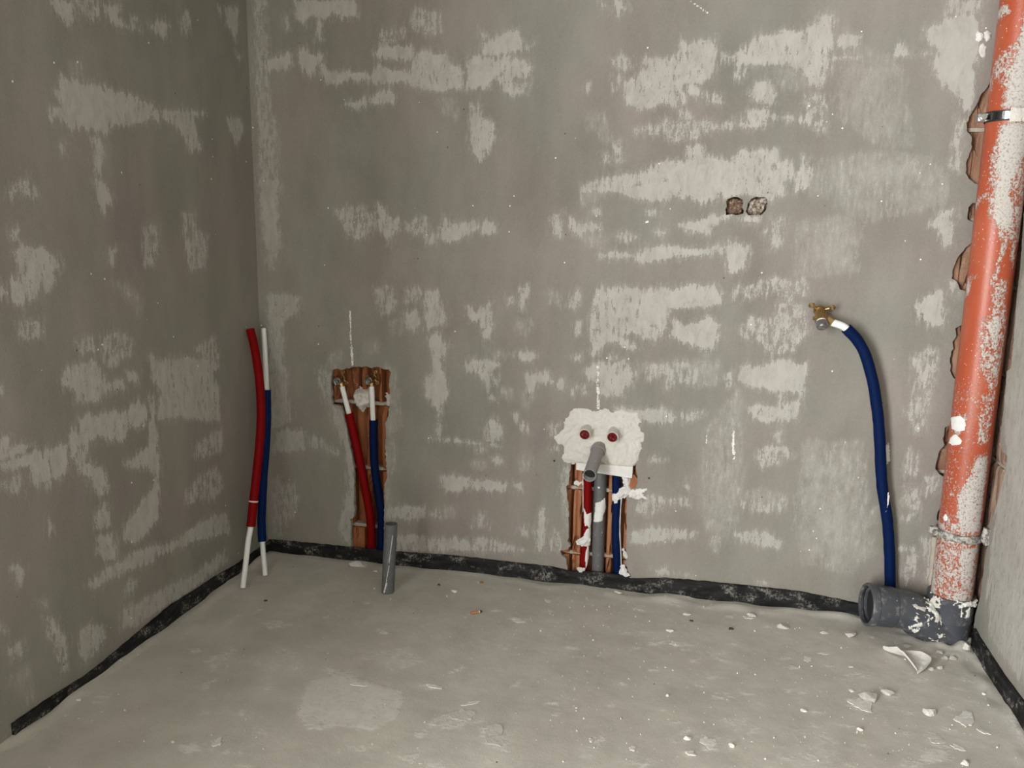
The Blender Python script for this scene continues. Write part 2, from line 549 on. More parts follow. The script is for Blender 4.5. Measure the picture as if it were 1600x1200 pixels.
LEFT_PATCHES = """
I S .8 225,0 350,0 350,90 320,105 270,60
I W .8 360,0 470,0 460,60 430,90 390,60
I M .85 480,20 570,30 560,80 600,125 560,130 510,80
I M .85 700,120 750,95 790,110 780,175 740,160
I W .8 840,110 870,50 890,80 895,160 850,140
I W .8 610,80 650,90 660,150 620,130
I S .85 1060,40 1120,40 1120,80 1105,200 1085,150 1065,110
I M .85 1015,30 1035,30 1035,80
I M .85 1105,240 1140,265 1120,300
I M .9 295,350 330,370 380,385 410,410 480,405 560,430 640,460 720,490 720,515 960,525 970,540 900,540 920,620 940,700 890,710 850,620 810,570 700,560 600,590 540,580 490,630 440,600 380,600 350,610 300,580 280,540 240,560 235,510 280,500 250,420 280,410
I S .9 300,360 480,410 600,480 600,540 500,590 400,590 300,560 310,470
I M .85 435,650 470,650 495,720 480,780 470,830 450,820 440,700
I S .85 450,840 490,850 525,930 490,990 460,950
I W .8 285,690 310,680 300,720
I W .85 30,920 60,880 130,840 180,910 150,930 100,880 40,930
I M .8 1060,550 1130,560 1140,620 1110,680 1080,610
I W .8 675,1060 740,1060 730,1200 680,1200
I W .8 860,1000 910,1000 920,1080 970,1110 970,1200 880,1200 860,1100
I W .9 50,1080 80,1080 90,1140 60,1120
I M .9 60,1170 120,1140 220,1180 220,1200 60,1200
I F .5 330,310 370,310 370,350 330,330
J M 1 65,30 95,25 130,60 170,50 200,30 250,60 290,110 250,130 260,180 210,240 195,180 170,260 135,270 120,180 105,300 60,270 50,180 110,150 80,80
J W .9 95,370 190,370 195,420 130,450 95,430
J M .9 0,190 30,230 0,260
J W .8 675,0 730,0 720,100 680,100
J W .8 870,0 975,0 960,110 900,130 870,60
J W .8 510,40 540,30 535,100 510,90
J F .6 540,190 600,210 660,280 650,310 590,240
J W .85 360,470 430,440 440,500 390,510
J W .85 480,440 560,420 620,450 620,520 560,540 550,590 490,560
J M .85 320,580 440,550 470,600 500,660 570,640 590,680 480,700 470,740 360,740 350,670 300,680 290,620
J M .85 590,600 650,620 650,650 600,645
J M .75 700,520 740,560 800,540 930,540 1000,540 1030,570 1000,610 1030,700 1030,830 960,830 850,810 740,830 760,700 710,620
J W .75 920,490 1010,440 1025,540 930,540
J M .9 370,830 410,800 460,810 540,780 580,800 650,740 690,790 680,860 600,870 580,930 520,920 460,900 410,940 410,1000 370,1070 330,1000 330,910
J M .85 700,710 715,720 745,980 745,1200 680,1200 720,1150 725,1060 650,1060 580,1040 660,980 700,950
J M .9 0,920 50,910 60,950 150,950 110,980 0,1020
J M .9 0,1030 100,990 200,970 320,940 310,1080 270,1100 190,1130 150,1120 140,1040 60,1060 0,1060
J W .85 190,1100 240,1090 220,1160
J W .85 10,1130 100,1090 80,1170
J M .9 360,1040 440,1030 490,1080 510,1170 460,1180 430,1100 380,1080
J W .75 910,950 1040,870 1040,970 960,1000 910,990
J W .75 920,1110 1020,1050 1040,1150 1000,1200 880,1200
J W .9 0,680 10,700 0,720
K M .9 430,0 490,0 510,90 460,100 430,40
K W .85 150,0 300,0 220,70 190,30 160,50
K W .85 10,50 90,10 100,80
K S .85 650,160 740,20 750,100 745,210 640,330 570,310 600,220
K W .75 870,90 960,30 1040,10 1030,70 930,120 870,140
K M .85 450,190 500,140 510,210 510,250 450,260
K M .85 450,290 520,285 550,340 540,400 500,400 460,370
K M .8 410,520 460,490 490,450 600,400 620,370 740,330 800,330 940,230 1000,200 1060,190 1080,280 1000,290 850,340 770,370 690,420 600,450 560,480 500,500 440,540
K M .7 580,640 700,580 800,520 900,480 1000,400 1050,370 1070,410 900,540 780,620 640,710 570,720
K M .75 380,740 410,710 480,720 500,770 440,850 400,880 375,850
K M .95 230,200 245,250 235,300 228,260
K M .9 50,440 90,420 110,490 100,520 70,470
K W .9 200,680 260,670 280,740 310,770 310,920 290,920 270,830 220,740
K W .8 190,595 215,610 210,630
K W .85 40,820 110,780 110,840 60,870
K F .6 60,960 130,910 140,1050 90,1000
K W .85 0,700 25,740 0,750
K W .75 600,500 640,510 620,560 590,550
"""
FLOOR_PATCHES = """
N M .7 250,790 400,760 540,800 680,840 690,890 650,970 540,1020 400,1000 250,1020 200,950
N W .7 40,520 110,510 160,530 60,545
N F .6 110,650 190,660 200,730 50,740
N W .9 320,730 480,770 380,775
N W .9 450,800 540,800 500,820 380,830
N F .6 560,660 700,640 780,700 640,740
N M 1 780,810 880,820 800,830
N W .8 810,990 900,940 1010,930 1000,985 930,1010 820,1000
N W .8 1060,1010 1120,1000 1170,1050 1180,1120 1100,1100 1060,1060
N W .9 740,1040 800,1020 790,1060
N W .9 1190,500 1270,500 1230,520
N W .8 440,1100 530,1090 500,1120
N W .9 680,1150 760,1130 740,1170
N W .9 800,1180 880,1170 890,1200 790,1200
N M .8 470,220 520,215 510,260 430,250
O M .8 790,980 870,970 860,1020 800,1025
O W .8 240,970 300,970 280,1010
O F .6 780,540 900,540 880,570
O W .9 640,490 700,495 690,510 640,510
O W .8 700,940 740,960 710,980
O M 1 700,1040 760,1045 720,1055
O F .6 880,880 1000,880 960,930
O W .8 920,990 960,990 940,1020
Q W .9 340,640 450,640 530,680 490,730 400,720 350,690
Q M .7 850,1070 950,1000 1060,1020 1050,1090 900,1100
Q W .8 910,910 960,890 1000,950 1070,990 1000,1000 930,950
Q F .6 0,900 150,880 250,950 200,1143 0,1143
Q W .7 750,1080 900,1100 850,1143 760,1143
Q W .9 1500,700 1560,850 1600,900 1600,950 1540,880
R W .6 970,700 1080,640 1100,660 1000,740
R M .8 900,640 940,650 900,660
R M .8 850,1090 930,1080 940,1120 880,1130
R M .9 1000,1070 1040,1070 1010,1100
R W .8 920,820 1000,790 960,830
R F .6 1050,520 1110,490 1060,530
"""


# ------------------------------------------------------------------ materials
class NB:
    """small node builder"""
    def __init__(self, name):
        self.m = bpy.data.materials.new(name)
        self.m.use_nodes = True
        self.t = self.m.node_tree
        self.t.nodes.clear()
        self.out = self.n('ShaderNodeOutputMaterial')
        self.b = self.n('ShaderNodeBsdfPrincipled')
        self.t.links.new(self.b.outputs[0], self.out.inputs[0])
        self.tc = self.n('ShaderNodeTexCoord')

    def n(self, typ):
        return self.t.nodes.new(typ)

    def set(self, sock, v):
        if hasattr(v, 'is_output') or isinstance(v, bpy.types.NodeSocket):
            self.t.links.new(v, sock)
        elif isinstance(v, (tuple, list)):
            sock.default_value = tuple(v) + ((1.0,) if len(v) == 3 and len(sock.default_value) == 4 else ())
        else:
            sock.default_value = v

    def math(self, op, a, b=0.0, c=None, clamp=False):
        k = self.n('ShaderNodeMath')
        k.operation = op
        k.use_clamp = clamp
        self.set(k.inputs[0], a)
        self.set(k.inputs[1], b)
        if c is not None: self.set(k.inputs[2], c)
        return k.outputs[0]

    def noise(self, scale, detail=4.0, rough=0.55, stretch=(1, 1, 1), dist=0.0, off=(0, 0, 0), rot=None):
        mp = self.n('ShaderNodeMapping')
        self.t.links.new(self.tc.outputs['Object'], mp.inputs[0])
        mp.inputs['Scale'].default_value = stretch
        mp.inputs['Location'].default_value = off
        if rot: mp.inputs['Rotation'].default_value = rot
        k = self.n('ShaderNodeTexNoise')
        self.t.links.new(mp.outputs[0], k.inputs['Vector'])
        k.inputs['Scale'].default_value = scale
        k.inputs['Detail'].default_value = detail
        k.inputs['Roughness'].default_value = rough
        k.inputs['Distortion'].default_value = dist
        return k.outputs[0]

    def voro(self, scale, feature='F1', rnd_=1.0):
        k = self.n('ShaderNodeTexVoronoi')
        k.feature = feature
        self.t.links.new(self.tc.outputs['Object'], k.inputs['Vector'])
        k.inputs['Scale'].default_value = scale
        k.inputs['Randomness'].default_value = rnd_
        return k.outputs[0]

    def attr(self, name):
        k = self.n('ShaderNodeAttribute')
        k.attribute_name = name
        return k.outputs['Fac']

    def step(self, v, lo, hi):
        k = self.n('ShaderNodeMapRange')
        k.interpolation_type = 'SMOOTHSTEP'
        self.set(k.inputs[0], v)
        k.inputs[1].default_value = lo
        k.inputs[2].default_value = hi
        return k.outputs[0]

    def mix(self, fac, a, b, mode='MIX'):
        k = self.n('ShaderNodeMix')
        k.data_type = 'RGBA'
        k.blend_type = mode
        self.set(k.inputs[0], fac)
        self.set(k.inputs[6], a)
        self.set(k.inputs[7], b)
        return k.outputs[2]

    def bump(self, height, strength=1.0, distance=1.0):
        k = self.n('ShaderNodeBump')
        k.inputs['Strength'].default_value = strength
        k.inputs['Distance'].default_value = distance
        self.t.links.new(height, k.inputs['Height'])
        self.t.links.new(k.outputs[0], self.b.inputs['Normal'])

    def done(self, color, rough=0.8, metal=0.0, spec=None):
        self.set(self.b.inputs['Base Color'], color)
        self.set(self.b.inputs['Roughness'], rough)
        self.b.inputs['Metallic'].default_value = metal
        if spec is not None: self.b.inputs['Specular IOR Level'].default_value = spec
        return self.m


def make_wall_mat(name, green, pink, patch, white, stretch, seed):
    w = NB(name)
    va = w.noise(95, 5, .65, stretch, 0, (seed, 0, 0))
    vb = w.noise(95, 5, .65, stretch, 0, (0, seed, 0), (.75, .75, 0))
    sel = w.step(w.noise(3.4, 2, .5, (1, 1, 1), 0, (9, 2, seed)), .47, .56)
    vv = w.math('ADD', w.math('MULTIPLY', va, w.math('SUBTRACT', 1.0, sel)), w.math('MULTIPLY', vb, sel))
    an = w.math('MULTIPLY', w.math('SUBTRACT', vv, .5), .058)
    iso = w.math('MULTIPLY', w.math('SUBTRACT', w.noise(55, 6, .65, (1, 1, 1), 0.3, (0, seed, 0)), .5), .024)
    spk = w.math('MULTIPLY', w.math('SUBTRACT', w.noise(330, 3, .65, (1, 1, .6)), .5), .026)
    nz = w.math('ADD', w.math('ADD', an, iso), spk)
    mask = w.step(w.math('ADD', w.attr('patch'), nz), -.0022, .0030)
    thin = w.math('MULTIPLY', w.step(w.math('ADD', w.attr('patch'), w.math('MULTIPLY', nz, 1.5)), -.018, .004), .32)
    opac = w.math('ADD', w.math('MULTIPLY', w.step(w.noise(36, 5, .7, (1, 1, .4), .6, (seed, seed, 2)), .28, .62), .5), .5)
    wmask = w.step(w.math('ADD', w.attr('white'), w.math('MULTIPLY', w.math('ADD', spk, iso), .35)), -.0005, .0006)
    tone = w.step(w.noise(3.1, 3, .55, (1, 1, .8), 0, (seed * 2, 1, 0)), .40, .62)
    base = w.mix(tone, green, pink)
    vert = w.noise(9, 5, .6, (1, 1, .35), 0, (3, seed, 1))
    grain = w.noise(230, 3, .7)
    cloud = w.noise(2.2, 4, .6, (1, 1, 1), .5, (seed, 7, 2))
    val = w.math('ADD', w.math('MULTIPLY', vert, .50), w.math('MULTIPLY', grain, .30))
    val = w.math('ADD', val, w.math('MULTIPLY', cloud, .40))
    val = w.math('ADD', val, .40)
    comb = w.n('ShaderNodeCombineColor')
    for i in range(3): w.t.links.new(val, comb.inputs[i])
    base = w.mix(1.0, base, comb.outputs[0], 'MULTIPLY')
    pv = w.math('ADD', w.math('MULTIPLY', w.noise(28, 5, .65, (1, 1, .6)), .34), .83)
    comb2 = w.n('ShaderNodeCombineColor')
    for i in range(3): w.t.links.new(pv, comb2.inputs[i])
    pcol = w.mix(1.0, patch, comb2.outputs[0], 'MULTIPLY')
    softf = w.math('MULTIPLY', w.attr('soft'), w.step(w.noise(26, 5, .65, (1, 1, .45)), .3, .7))
    c = w.mix(softf, base, pcol)
    c = w.mix(w.math('MULTIPLY', thin, opac), c, pcol)
    c = w.mix(w.math('MULTIPLY', w.math('MULTIPLY', mask, opac), w.attr('bright')), c, pcol)
    # pin holes and gypsum specks
    vd = w.voro(21)
    sp = w.math('MULTIPLY', w.math('LESS_THAN', vd, .05), w.math('GREATER_THAN', w.noise(4.3, 2), .53))
    c = w.mix(sp, c, white)
    vd2 = w.voro(14.3)
    sp2 = w.math('MULTIPLY', w.math('LESS_THAN', vd2, .032), w.math('GREATER_THAN', w.noise(5.1, 2, .5, (1, 1, 1), 0, (4, 4, 4)), .5))
    c = w.mix(sp2, c, (.09, .075, .06))
    c = w.mix(wmask, c, white)
    h = w.math('ADD', w.math('MULTIPLY', mask, .00045), w.math('MULTIPLY', w.noise(180, 4, .6, (1, 1, .5)), .0006))
    h = w.math('ADD', h, w.math('MULTIPLY', w.noise(14, 4, .5), .0012))
    h = w.math('ADD', h, w.math('MULTIPLY', wmask, .0015))
    w.bump(h, .75)
    return w.done(c, .93, 0, .2)


STREAK = (1, 1, .24)
MAT_WALL = make_wall_mat('grey_plaster', (.238, .234, .202), (.252, .228, .207), (.435, .425, .395), (.80, .79, .75), STREAK, 1.0)
MAT_FLOOR = make_wall_mat('screed_floor', (.505, .496, .442), (.495, .474, .426), (.67, .66, .615), (.80, .79, .75), (.55, 1.3, 1), 5.0)


def plaster_mat(name, col, rough=.9, bumpn=.002):
    w = NB(name)
    v = w.math('ADD', w.math('MULTIPLY', w.noise(60, 5, .65), .3), .83)
    cc = w.n('ShaderNodeCombineColor')
    for i in range(3): w.t.links.new(v, cc.inputs[i])
    c = w.mix(1.0, col, cc.outputs[0], 'MULTIPLY')
    w.bump(w.math('MULTIPLY', w.noise(120, 5, .6), bumpn), .8)
    return w.done(c, rough, 0, .25)


MAT_GYPSUM = plaster_mat('white_gypsum', (.60, .585, .548), .9, .0007)
MAT_WHITE = plaster_mat('bright_white_gypsum', (.70, .70, .685), .85, .001)
MAT_CHIP = plaster_mat('grey_plaster_chip', (.56, .545, .50))
MAT_CHIP2 = plaster_mat('pale_plaster_chip', (.67, .66, .62))
MAT_CRUMB = plaster_mat('dusty_mortar_rubble', (.46, .445, .40))
MAT_ROOM = plaster_mat('unseen_room_plaster', (.28, .27, .255))


def clay_mat(name, a, b, dust=.5):
    w = NB(name)
    c = w.mix(w.step(w.noise(22, 5, .65, (1, 1, .25)), .35, .65), a, b)
    c = w.mix(w.math('MULTIPLY', w.step(w.noise(35, 5, .7), .58, .72), dust), c, (.48, .42, .35))
    w.bump(w.math('MULTIPLY', w.noise(130, 5, .65, (1, 1, .3)), .003), .8)
    return w.done(c, .85, 0, .2)


MAT_CLAY = clay_mat('terracotta_clay', (.30, .120, .055), (.40, .185, .095))
MAT_CLAY_D = clay_mat('brown_terracotta', (.20, .070, .028), (.33, .125, .052), .30)
MAT_CLAY_PALE = clay_mat('pale_terracotta', (.235, .125, .078), (.33, .20, .135), .5)
MAT_CLAY_DUSTY = clay_mat('dusty_terracotta', (.17, .10, .07), (.27, .19, .14), .7)
MAT_MORTAR = plaster_mat('mortar_joint', (.42, .37, .31))


def socket_mat(name, a, b, lo, hi):
    w = NB(name)
    c = w.mix(w.step(w.noise(95, 6, .75), lo, hi), a, b)
    c = w.mix(w.step(w.noise(160, 4, .7, (1, 1, 1), 0, (5, 5, 5)), .60, .68), c, (.05, .035, .025))
    w.bump(w.math('MULTIPLY', w.noise(120, 5, .7), .006), 1.0)
    return w.done(c, .95, 0, .1)


MAT_SOCK_BROWN = socket_mat('rough_brown_brick', (.20, .125, .09), (.52, .42, .34), .52, .62)
MAT_SOCK_PALE = socket_mat('rough_pale_mortar', (.20, .135, .10), (.52, .49, .43), .45, .55)


def plastic(name, col, rough=.38, dust=.12, dustcol=(.5, .49, .46), scale=70, spec=.45):
    w = NB(name)
    d = w.math('MULTIPLY', w.step(w.noise(scale, 6, .7), .52, .74), dust)
    c = w.mix(d, col, dustcol)
    sp = w.math('MULTIPLY', w.math('LESS_THAN', w.voro(60), .07), w.math('GREATER_THAN', w.noise(20, 2), .56))
    c = w.mix(w.math('MULTIPLY', sp, min(1.0, dust * 3)), c, (.75, .74, .70))
    w.bump(w.math('MULTIPLY', w.noise(110, 4, .5), .0005), .5)
    return w.done(c, w.math('ADD', w.math('MULTIPLY', d, .5), rough, clamp=True), 0, spec)


MAT_RED = plastic('red_foam_sleeve', (.175, .0008, .0013), .6, .0, spec=.10)
MAT_BLUE = plastic('blue_foam_sleeve', (.0004, .014, .078), .6, .0, spec=.10)
MAT_BLUE_DK = plastic('navy_foam_sleeve', (.0003, .0085, .052), .6, .0, spec=.10)
MAT_PEX = plastic('white_pipe_plastic', (.78, .79, .80), .32, .06)
MAT_GREY = plastic('grey_pipe_plastic', (.105, .108, .115), .45, .25)
MAT_GREY_LT = plastic('dusty_grey_pipe_plastic', (.24, .23, .225), .6, .25)
MAT_GREY_DK = plastic('dark_grey_fitting_plastic', (.062, .068, .080), .42, .55, (.42, .40, .37), 38)
MAT_BORE_SHADE = plastic('painted_bore_shade', (.012, .012, .013), .8, .0)  # near-black colour that paints the shade inside hollow pipes
MAT_PLUG_RED = plastic('red_plug_plastic', (.13, .0015, .005), .30, .02, spec=.45)
MAT_RUBBER = plastic('black_rubber', (.016, .016, .017), .6, .2)
MAT_FILTER = plastic('tan_filter_paper', (.42, .20, .085), .8, .2)
MAT_ASH = plastic('burnt_ash', (.05, .045, .045), .95, .3)
MAT_CIG = plastic('cigarette_paper', (.62, .60, .56), .9, .1)


def metal_mat(name, col, rough, stain, staincol):
    w = NB(name)
    c = w.mix(w.math('MULTIPLY', w.step(w.noise(90, 4, .6), .45, .65), stain), col, staincol)
    w.bump(w.math('MULTIPLY', w.noise(200, 3), .0004), .5)
    return w.done(c, rough, 1.0)


MAT_BRASS = metal_mat('brass', (.44, .315, .150), .42, .5, (.28, .18, .08))
MAT_STEEL_DK = metal_mat('dark_polished_steel', (.20, .20, .21), .22, .3, (.10, .10, .10))
MAT_STEEL = metal_mat('galvanised_steel', (.62, .63, .63), .34, .5, (.38, .38, .37))
MAT_PLUG = metal_mat('grey_test_plug', (.42, .43, .44), .42, .4, (.25, .25, .26))


def foil_mat():
    w = NB('black_edge_foil')
    streak = w.noise(16, 6, .7, (1, 1, 1.6))
    d = w.step(streak, .50, .68)
    fine = w.step(w.noise(160, 4, .75), .42, .62)
    d = w.math('MULTIPLY', w.math('MULTIPLY', d, fine), .75)
    hz = w.noise(45, 5, .6, (.3, .3, 1))
    c = w.mix(w.step(hz, .35, .7), (.005, .0053, .0056), (.019, .0195, .021))
    c = w.mix(d, c, (.36, .345, .31))
    w.bump(w.math('MULTIPLY', w.noise(60, 5, .6, (.5, .5, 1)), .004), .8)
    return w.done(c, .65, 0, .2)


MAT_FOIL = foil_mat()


def soil_pipe_mat():
    w = NB('orange_soil_pipe')
    iso = w.math('MULTIPLY', w.math('SUBTRACT', w.noise(120, 6, .68, (1, 1, .8), 1.2), .5), .062)
    spk = w.math('MULTIPLY', w.math('SUBTRACT', w.noise(420, 3, .6, (1, 1, 1), .8), .5), .026)
    mask = w.step(w.math('ADD', w.attr('patch'), w.math('ADD', iso, spk)), -.0008, .0008)
    c = w.mix(w.noise(5, 3, .5), (.335, .064, .028), (.39, .086, .040))
    dusty = w.math('MULTIPLY', w.step(w.noise(18, 5, .6, (1, 1, .3)), .45, .75), .12)
    c = w.mix(dusty, c, (.55, .36, .28))
    vs = w.math('MULTIPLY', w.math('LESS_THAN', w.voro(105), .13), w.math('GREATER_THAN', w.noise(11, 3), .52))
    c = w.mix(w.math('MULTIPLY', vs, .8), c, (.74, .66, .60))
    tone = w.mix(w.step(w.noise(190, 5, .7), .30, .52), (.24, .16, .13), (.475, .455, .425))
    c = w.mix(mask, c, tone)
    w.bump(w.math('ADD', w.math('MULTIPLY', mask, .0009), w.math('MULTIPLY', w.noise(200, 4), .0006)), .8)
    return w.done(c, w.math('ADD', w.math('MULTIPLY', mask, .5), .38), 0, .4)


MAT_SOIL = soil_pipe_mat()


def crusted(name, a, b, lo, hi, rough, metal=False):
    w = NB(name)
    m = w.step(w.noise(85, 6, .7), lo, hi)
    c = w.mix(m, a, b)
    w.bump(w.math('MULTIPLY', w.noise(110, 5, .65), .003), .9)
    return w.done(c, rough, 0, .4)


MAT_CRUST = crusted('plaster_crusted_steel', (.12, .115, .11), (.42, .405, .375), .42, .56, .5)


# ------------------------------------------------------------------ setting
def frange(a, b, step):
    n = max(1, int(round((b - a) / step)))
    return [a + (b - a) * i / n for i in range(n + 1)]


def in_poly(poly, p):
    x, y = p
    c = False
    n = len(poly)
    for i in range(n):
        x1, y1 = poly[i]
        x2, y2 = poly[(i + 1) % n]
        if (y1 > y) != (y2 > y) and x < (x2 - x1) * (y - y1) / (y2 - y1) + x1:
            c = not c
    return c


def rough_poly(poly, step, amp, seed, closed=True):
    """resample an outline and break its edge up a little"""
    out = []
    n = len(poly)
    for i in range(n if closed else n - 1):
        a = np.array(poly[i]); b = np.array(poly[(i + 1) % n])
        L = np.linalg.norm(b - a)
        k = max(1, int(L / step))
        nrm = np.array([-(b - a)[1], (b - a)[0]]) / (L + 1e-9)
        for j in range(k):
            p = a + (b - a) * j / k
            w = amp * (mnoise.noise(Vector((p[0] * 90 + seed, p[1] * 90, 0))) + .6 * mnoise.noise(Vector((p[0] * 260, p[1] * 260, seed))))
            out.append(tuple(p + nrm * w))
    if not closed: out.append(tuple(poly[-1]))
    return out


def wall_mesh(name, us, vs, to3d, holes, polys, whites, mat, into, skip=None, rim=.014, edge=None):
    """dense plastered surface with real broken openings.
    holes: closed outlines (u, v); edge: (polyline, closing polygon) for an opening that reaches the border"""
    nu, nv = len(us), len(vs)
    U, Vv = np.meshgrid(us, vs, indexing='ij')
    pts = np.stack([U.ravel(), Vv.ravel()], 1)
    P2 = [tuple(p) for p in pts]
    idx = lambda i, j: i * nv + j
    removed = np.zeros((nu - 1, nv - 1), bool)
    if skip is not None:
        for i in range(nu - 1):
            for j in range(nv - 1):
                if skip((us[i] + us[i + 1]) / 2, (vs[j] + vs[j + 1]) / 2): removed[i, j] = True
    regs = []
    allh = [(h, None) for h in holes]
    if edge: allh.append((edge[1], edge[0]))
    ua, va = np.array(us), np.array(vs)
    for h, e in allh:
        q = np.array(h)
        lo, hi = q.min(0), q.max(0)
        i0 = max(0, int(np.searchsorted(ua, lo[0])) - 3); i1 = min(nu - 1, int(np.searchsorted(ua, hi[0])) + 2)
        j0 = max(0, int(np.searchsorted(va, lo[1])) - 3); j1 = min(nv - 1, int(np.searchsorted(va, hi[1])) + 2)
        regs.append([i0, i1, j0, j1, [(h, e)]])
    merged = True
    while merged:
        merged = False
        for a in range(len(regs)):
            for b in range(a + 1, len(regs)):
                A, B = regs[a], regs[b]
                if A[0] <= B[1] and B[0] <= A[1] and A[2] <= B[3] and B[2] <= A[3]:
                    regs[a] = [min(A[0], B[0]), max(A[1], B[1]), min(A[2], B[2]), max(A[3], B[3]), A[4] + B[4]]
                    regs.pop(b)
                    merged = True
                    break
            if merged: break
    Fc = []
    rimv, rimf = [], []
    extra = []
    step = ua[len(ua) // 2 + 1] - ua[len(ua) // 2]
    for i0, i1, j0, j1, hs in regs:
        removed[i0:i1, j0:j1] = True
        loc, gid = [], []
        cand = [(i, j) for i in range(i0, i1 + 1) for j in range(j0, j1 + 1)]
        cp = np.array([P2[idx(i, j)] for i, j in cand])
        ok = np.ones(len(cand), bool)
        for h, e in hs:
            sd = poly_sdf(h, cp)
            ok &= sd < -0.3 * 0.006
        for k, (i, j) in enumerate(cand):
            if ok[k]:
                loc.append(Vector(P2[idx(i, j)])); gid.append(idx(i, j))
        edges = []
        for h, e in hs:
            line = e if e is not None else h
            s = len(loc)
            for p in line:
                loc.append(Vector(p)); gid.append(None)
            n = len(line)
            for k in range(n if e is None else n - 1):
                edges.append((s + k, s + (k + 1) % n))
        res = delaunay_2d_cdt(loc, edges, [], 0, 1e-6, True)
        ov, of, oid = res[0], res[2], res[3]
        mp = []
        for k, v in enumerate(ov):
            g = None
            for q in oid[k]:
                if gid[q] is not None: g = gid[q]
            if g is None:
                g = len(P2) ; P2.append((v.x, v.y))
            mp.append(g)
        for f in of:
            c = np.mean([[ov[q].x, ov[q].y] for q in f], axis=0)
            if any(in_poly(h, c) for h, e in hs): continue
            Fc.append(tuple(mp[q] for q in f))
    for i in range(nu - 1):
        for j in range(nv - 1):
            if not removed[i, j]:
                Fc.append((idx(i, j), idx(i + 1, j), idx(i + 1, j + 1), idx(i, j + 1)))
    A2 = np.array(P2)
    val, bri, soft = field(polys, A2)
    wv, _, _ = field(whites, A2)
    V3 = [to3d(u, v) for u, v in P2]
    into = np.array(into)
    # broken plaster edge around each opening
    for h, e in allh:
        line = e if e is not None else h
        s = len(V3)
        n = len(line)
        for k, p in enumerate(line):
            a = np.array(to3d(*p))
            V3.append(a)
            V3.append(a + into * rim * (1 + .3 * mnoise.noise(Vector((p[0] * 60, p[1] * 60, 3)))))
        val = np.append(val, [.004] * (2 * n)); bri = np.append(bri, [.6] * (2 * n))
        soft = np.append(soft, [0] * (2 * n)); wv = np.append(wv, [-.03] * (2 * n))
        for k in range(n if e is None else n - 1):
            k2 = (k + 1) % n
            Fc.append((s + 2 * k, s + 2 * k2, s + 2 * k2 + 1, s + 2 * k + 1))
    used = np.unique(np.concatenate([np.array(f) for f in Fc]))
    rem = -np.ones(len(V3), int); rem[used] = np.arange(len(used))
    V3 = [V3[i] for i in used]
    Fc = [tuple(rem[i] for i in f) for f in Fc]
    me = bpy.data.meshes.new(name)
    me.from_pydata([tuple(map(float, v)) for v in V3], [], Fc)
    o = bpy.data.objects.new(name, me)
    COL.objects.link(o)
    me.materials.append(mat)
    me.polygons.foreach_set('use_smooth', [True] * len(me.polygons))
    add_attr(o, 'patch', val[used]); add_attr(o, 'bright', bri[used])
    add_attr(o, 'soft', soft[used]); add_attr(o, 'white', wv[used])
    return o


def b2(px, py):
    p = on_y(px, py, D); return (p[0], p[2])


def l2(px, py):
    p = on_x(px, py, XL); return (p[1], p[2])


def r2(px, py):
    p = on_x(px, py, XR); return (p[1], p[2])


def f2(px, py):
    p = on_z(px, py, 0); return (p[0], p[1])


# openings broken into the back wall
CH_L = px_poly("518,578 527,576 535,578 545,575 553,573 565,574 572,572 580,575 590,573 600,577 607,578 611,582 609,590 608,600 609,612 608,640 606,653 602,660 603,675 602,700 604,735 605,745 601,755 600,775 601,790 600,800 600,862 549,858 548,830 550,820 547,811 553,808 554,800 553,760 553,733 551,720 547,700 543,680 541,665 537,650 533,635 520,632 518,625 519,612 517,600")
CH_C = px_poly("895,712 990,716 996,742 996,752 993,762 985,764 980,775 979,800 979,830 978,860 981,872 976,878 975,902 887,895 886,885 884,873 876,866 875,861 887,858 892,853 889,850 888,845 888,800 889,785 886,780 886,768 884,760 889,757 890,740")
SOCK_L = px_poly("395,640 385,540 410,490 395,400 430,350 520,320 620,320 690,360 700,420 680,500 710,560 700,620 600,640 500,630", 1100, 280, 11.43)
SOCK_R = px_poly("760,520 780,430 850,350 940,320 1080,320 1130,370 1140,450 1100,560 1030,640 880,640 790,640 745,580", 1100, 280, 11.43)
PIPE_EDGE = px_poly("1590,0 1582,60 1575,105 1553,118 1545,132 1535,146 1526,162 1517,178 1510,192 1510,205 1519,214 1517,235 1511,250 1509,270 1514,280 1524,287 1540,289 1538,316 1520,318 1513,324 1512,342 1525,350 1528,372 1514,382 1505,392 1495,405 1489,420 1487,435 1495,440 1500,452 1520,459 1517,507 1500,509 1493,513 1494,525 1488,534 1490,545 1484,560 1486,572 1484,580 1491,592 1507,596 1500,662 1484,664 1476,668 1474,690 1476,696 1468,705 1463,722 1461,733 1468,740 1474,745 1490,748 1488,786 1470,790 1465,800 1464,812 1485,818 1482,840 1480,870 1478,900 1476,940")
RIGHT_EDGE = px_poly("1600,330 1594,420 1588,470 1584,530 1580,575 1573,580 1568,640 1562,690 1566,705 1574,712 1570,740 1560,780 1550,810 1543,822 1545,845 1540,870 1536,900 1531,935 1524,960")


def circ_px(px, py, r, n=9):
    return [b2(px + r * math.cos(2 * math.pi * k / n), py + r * math.sin(2 * math.pi * k / n)) for k in range(n)]


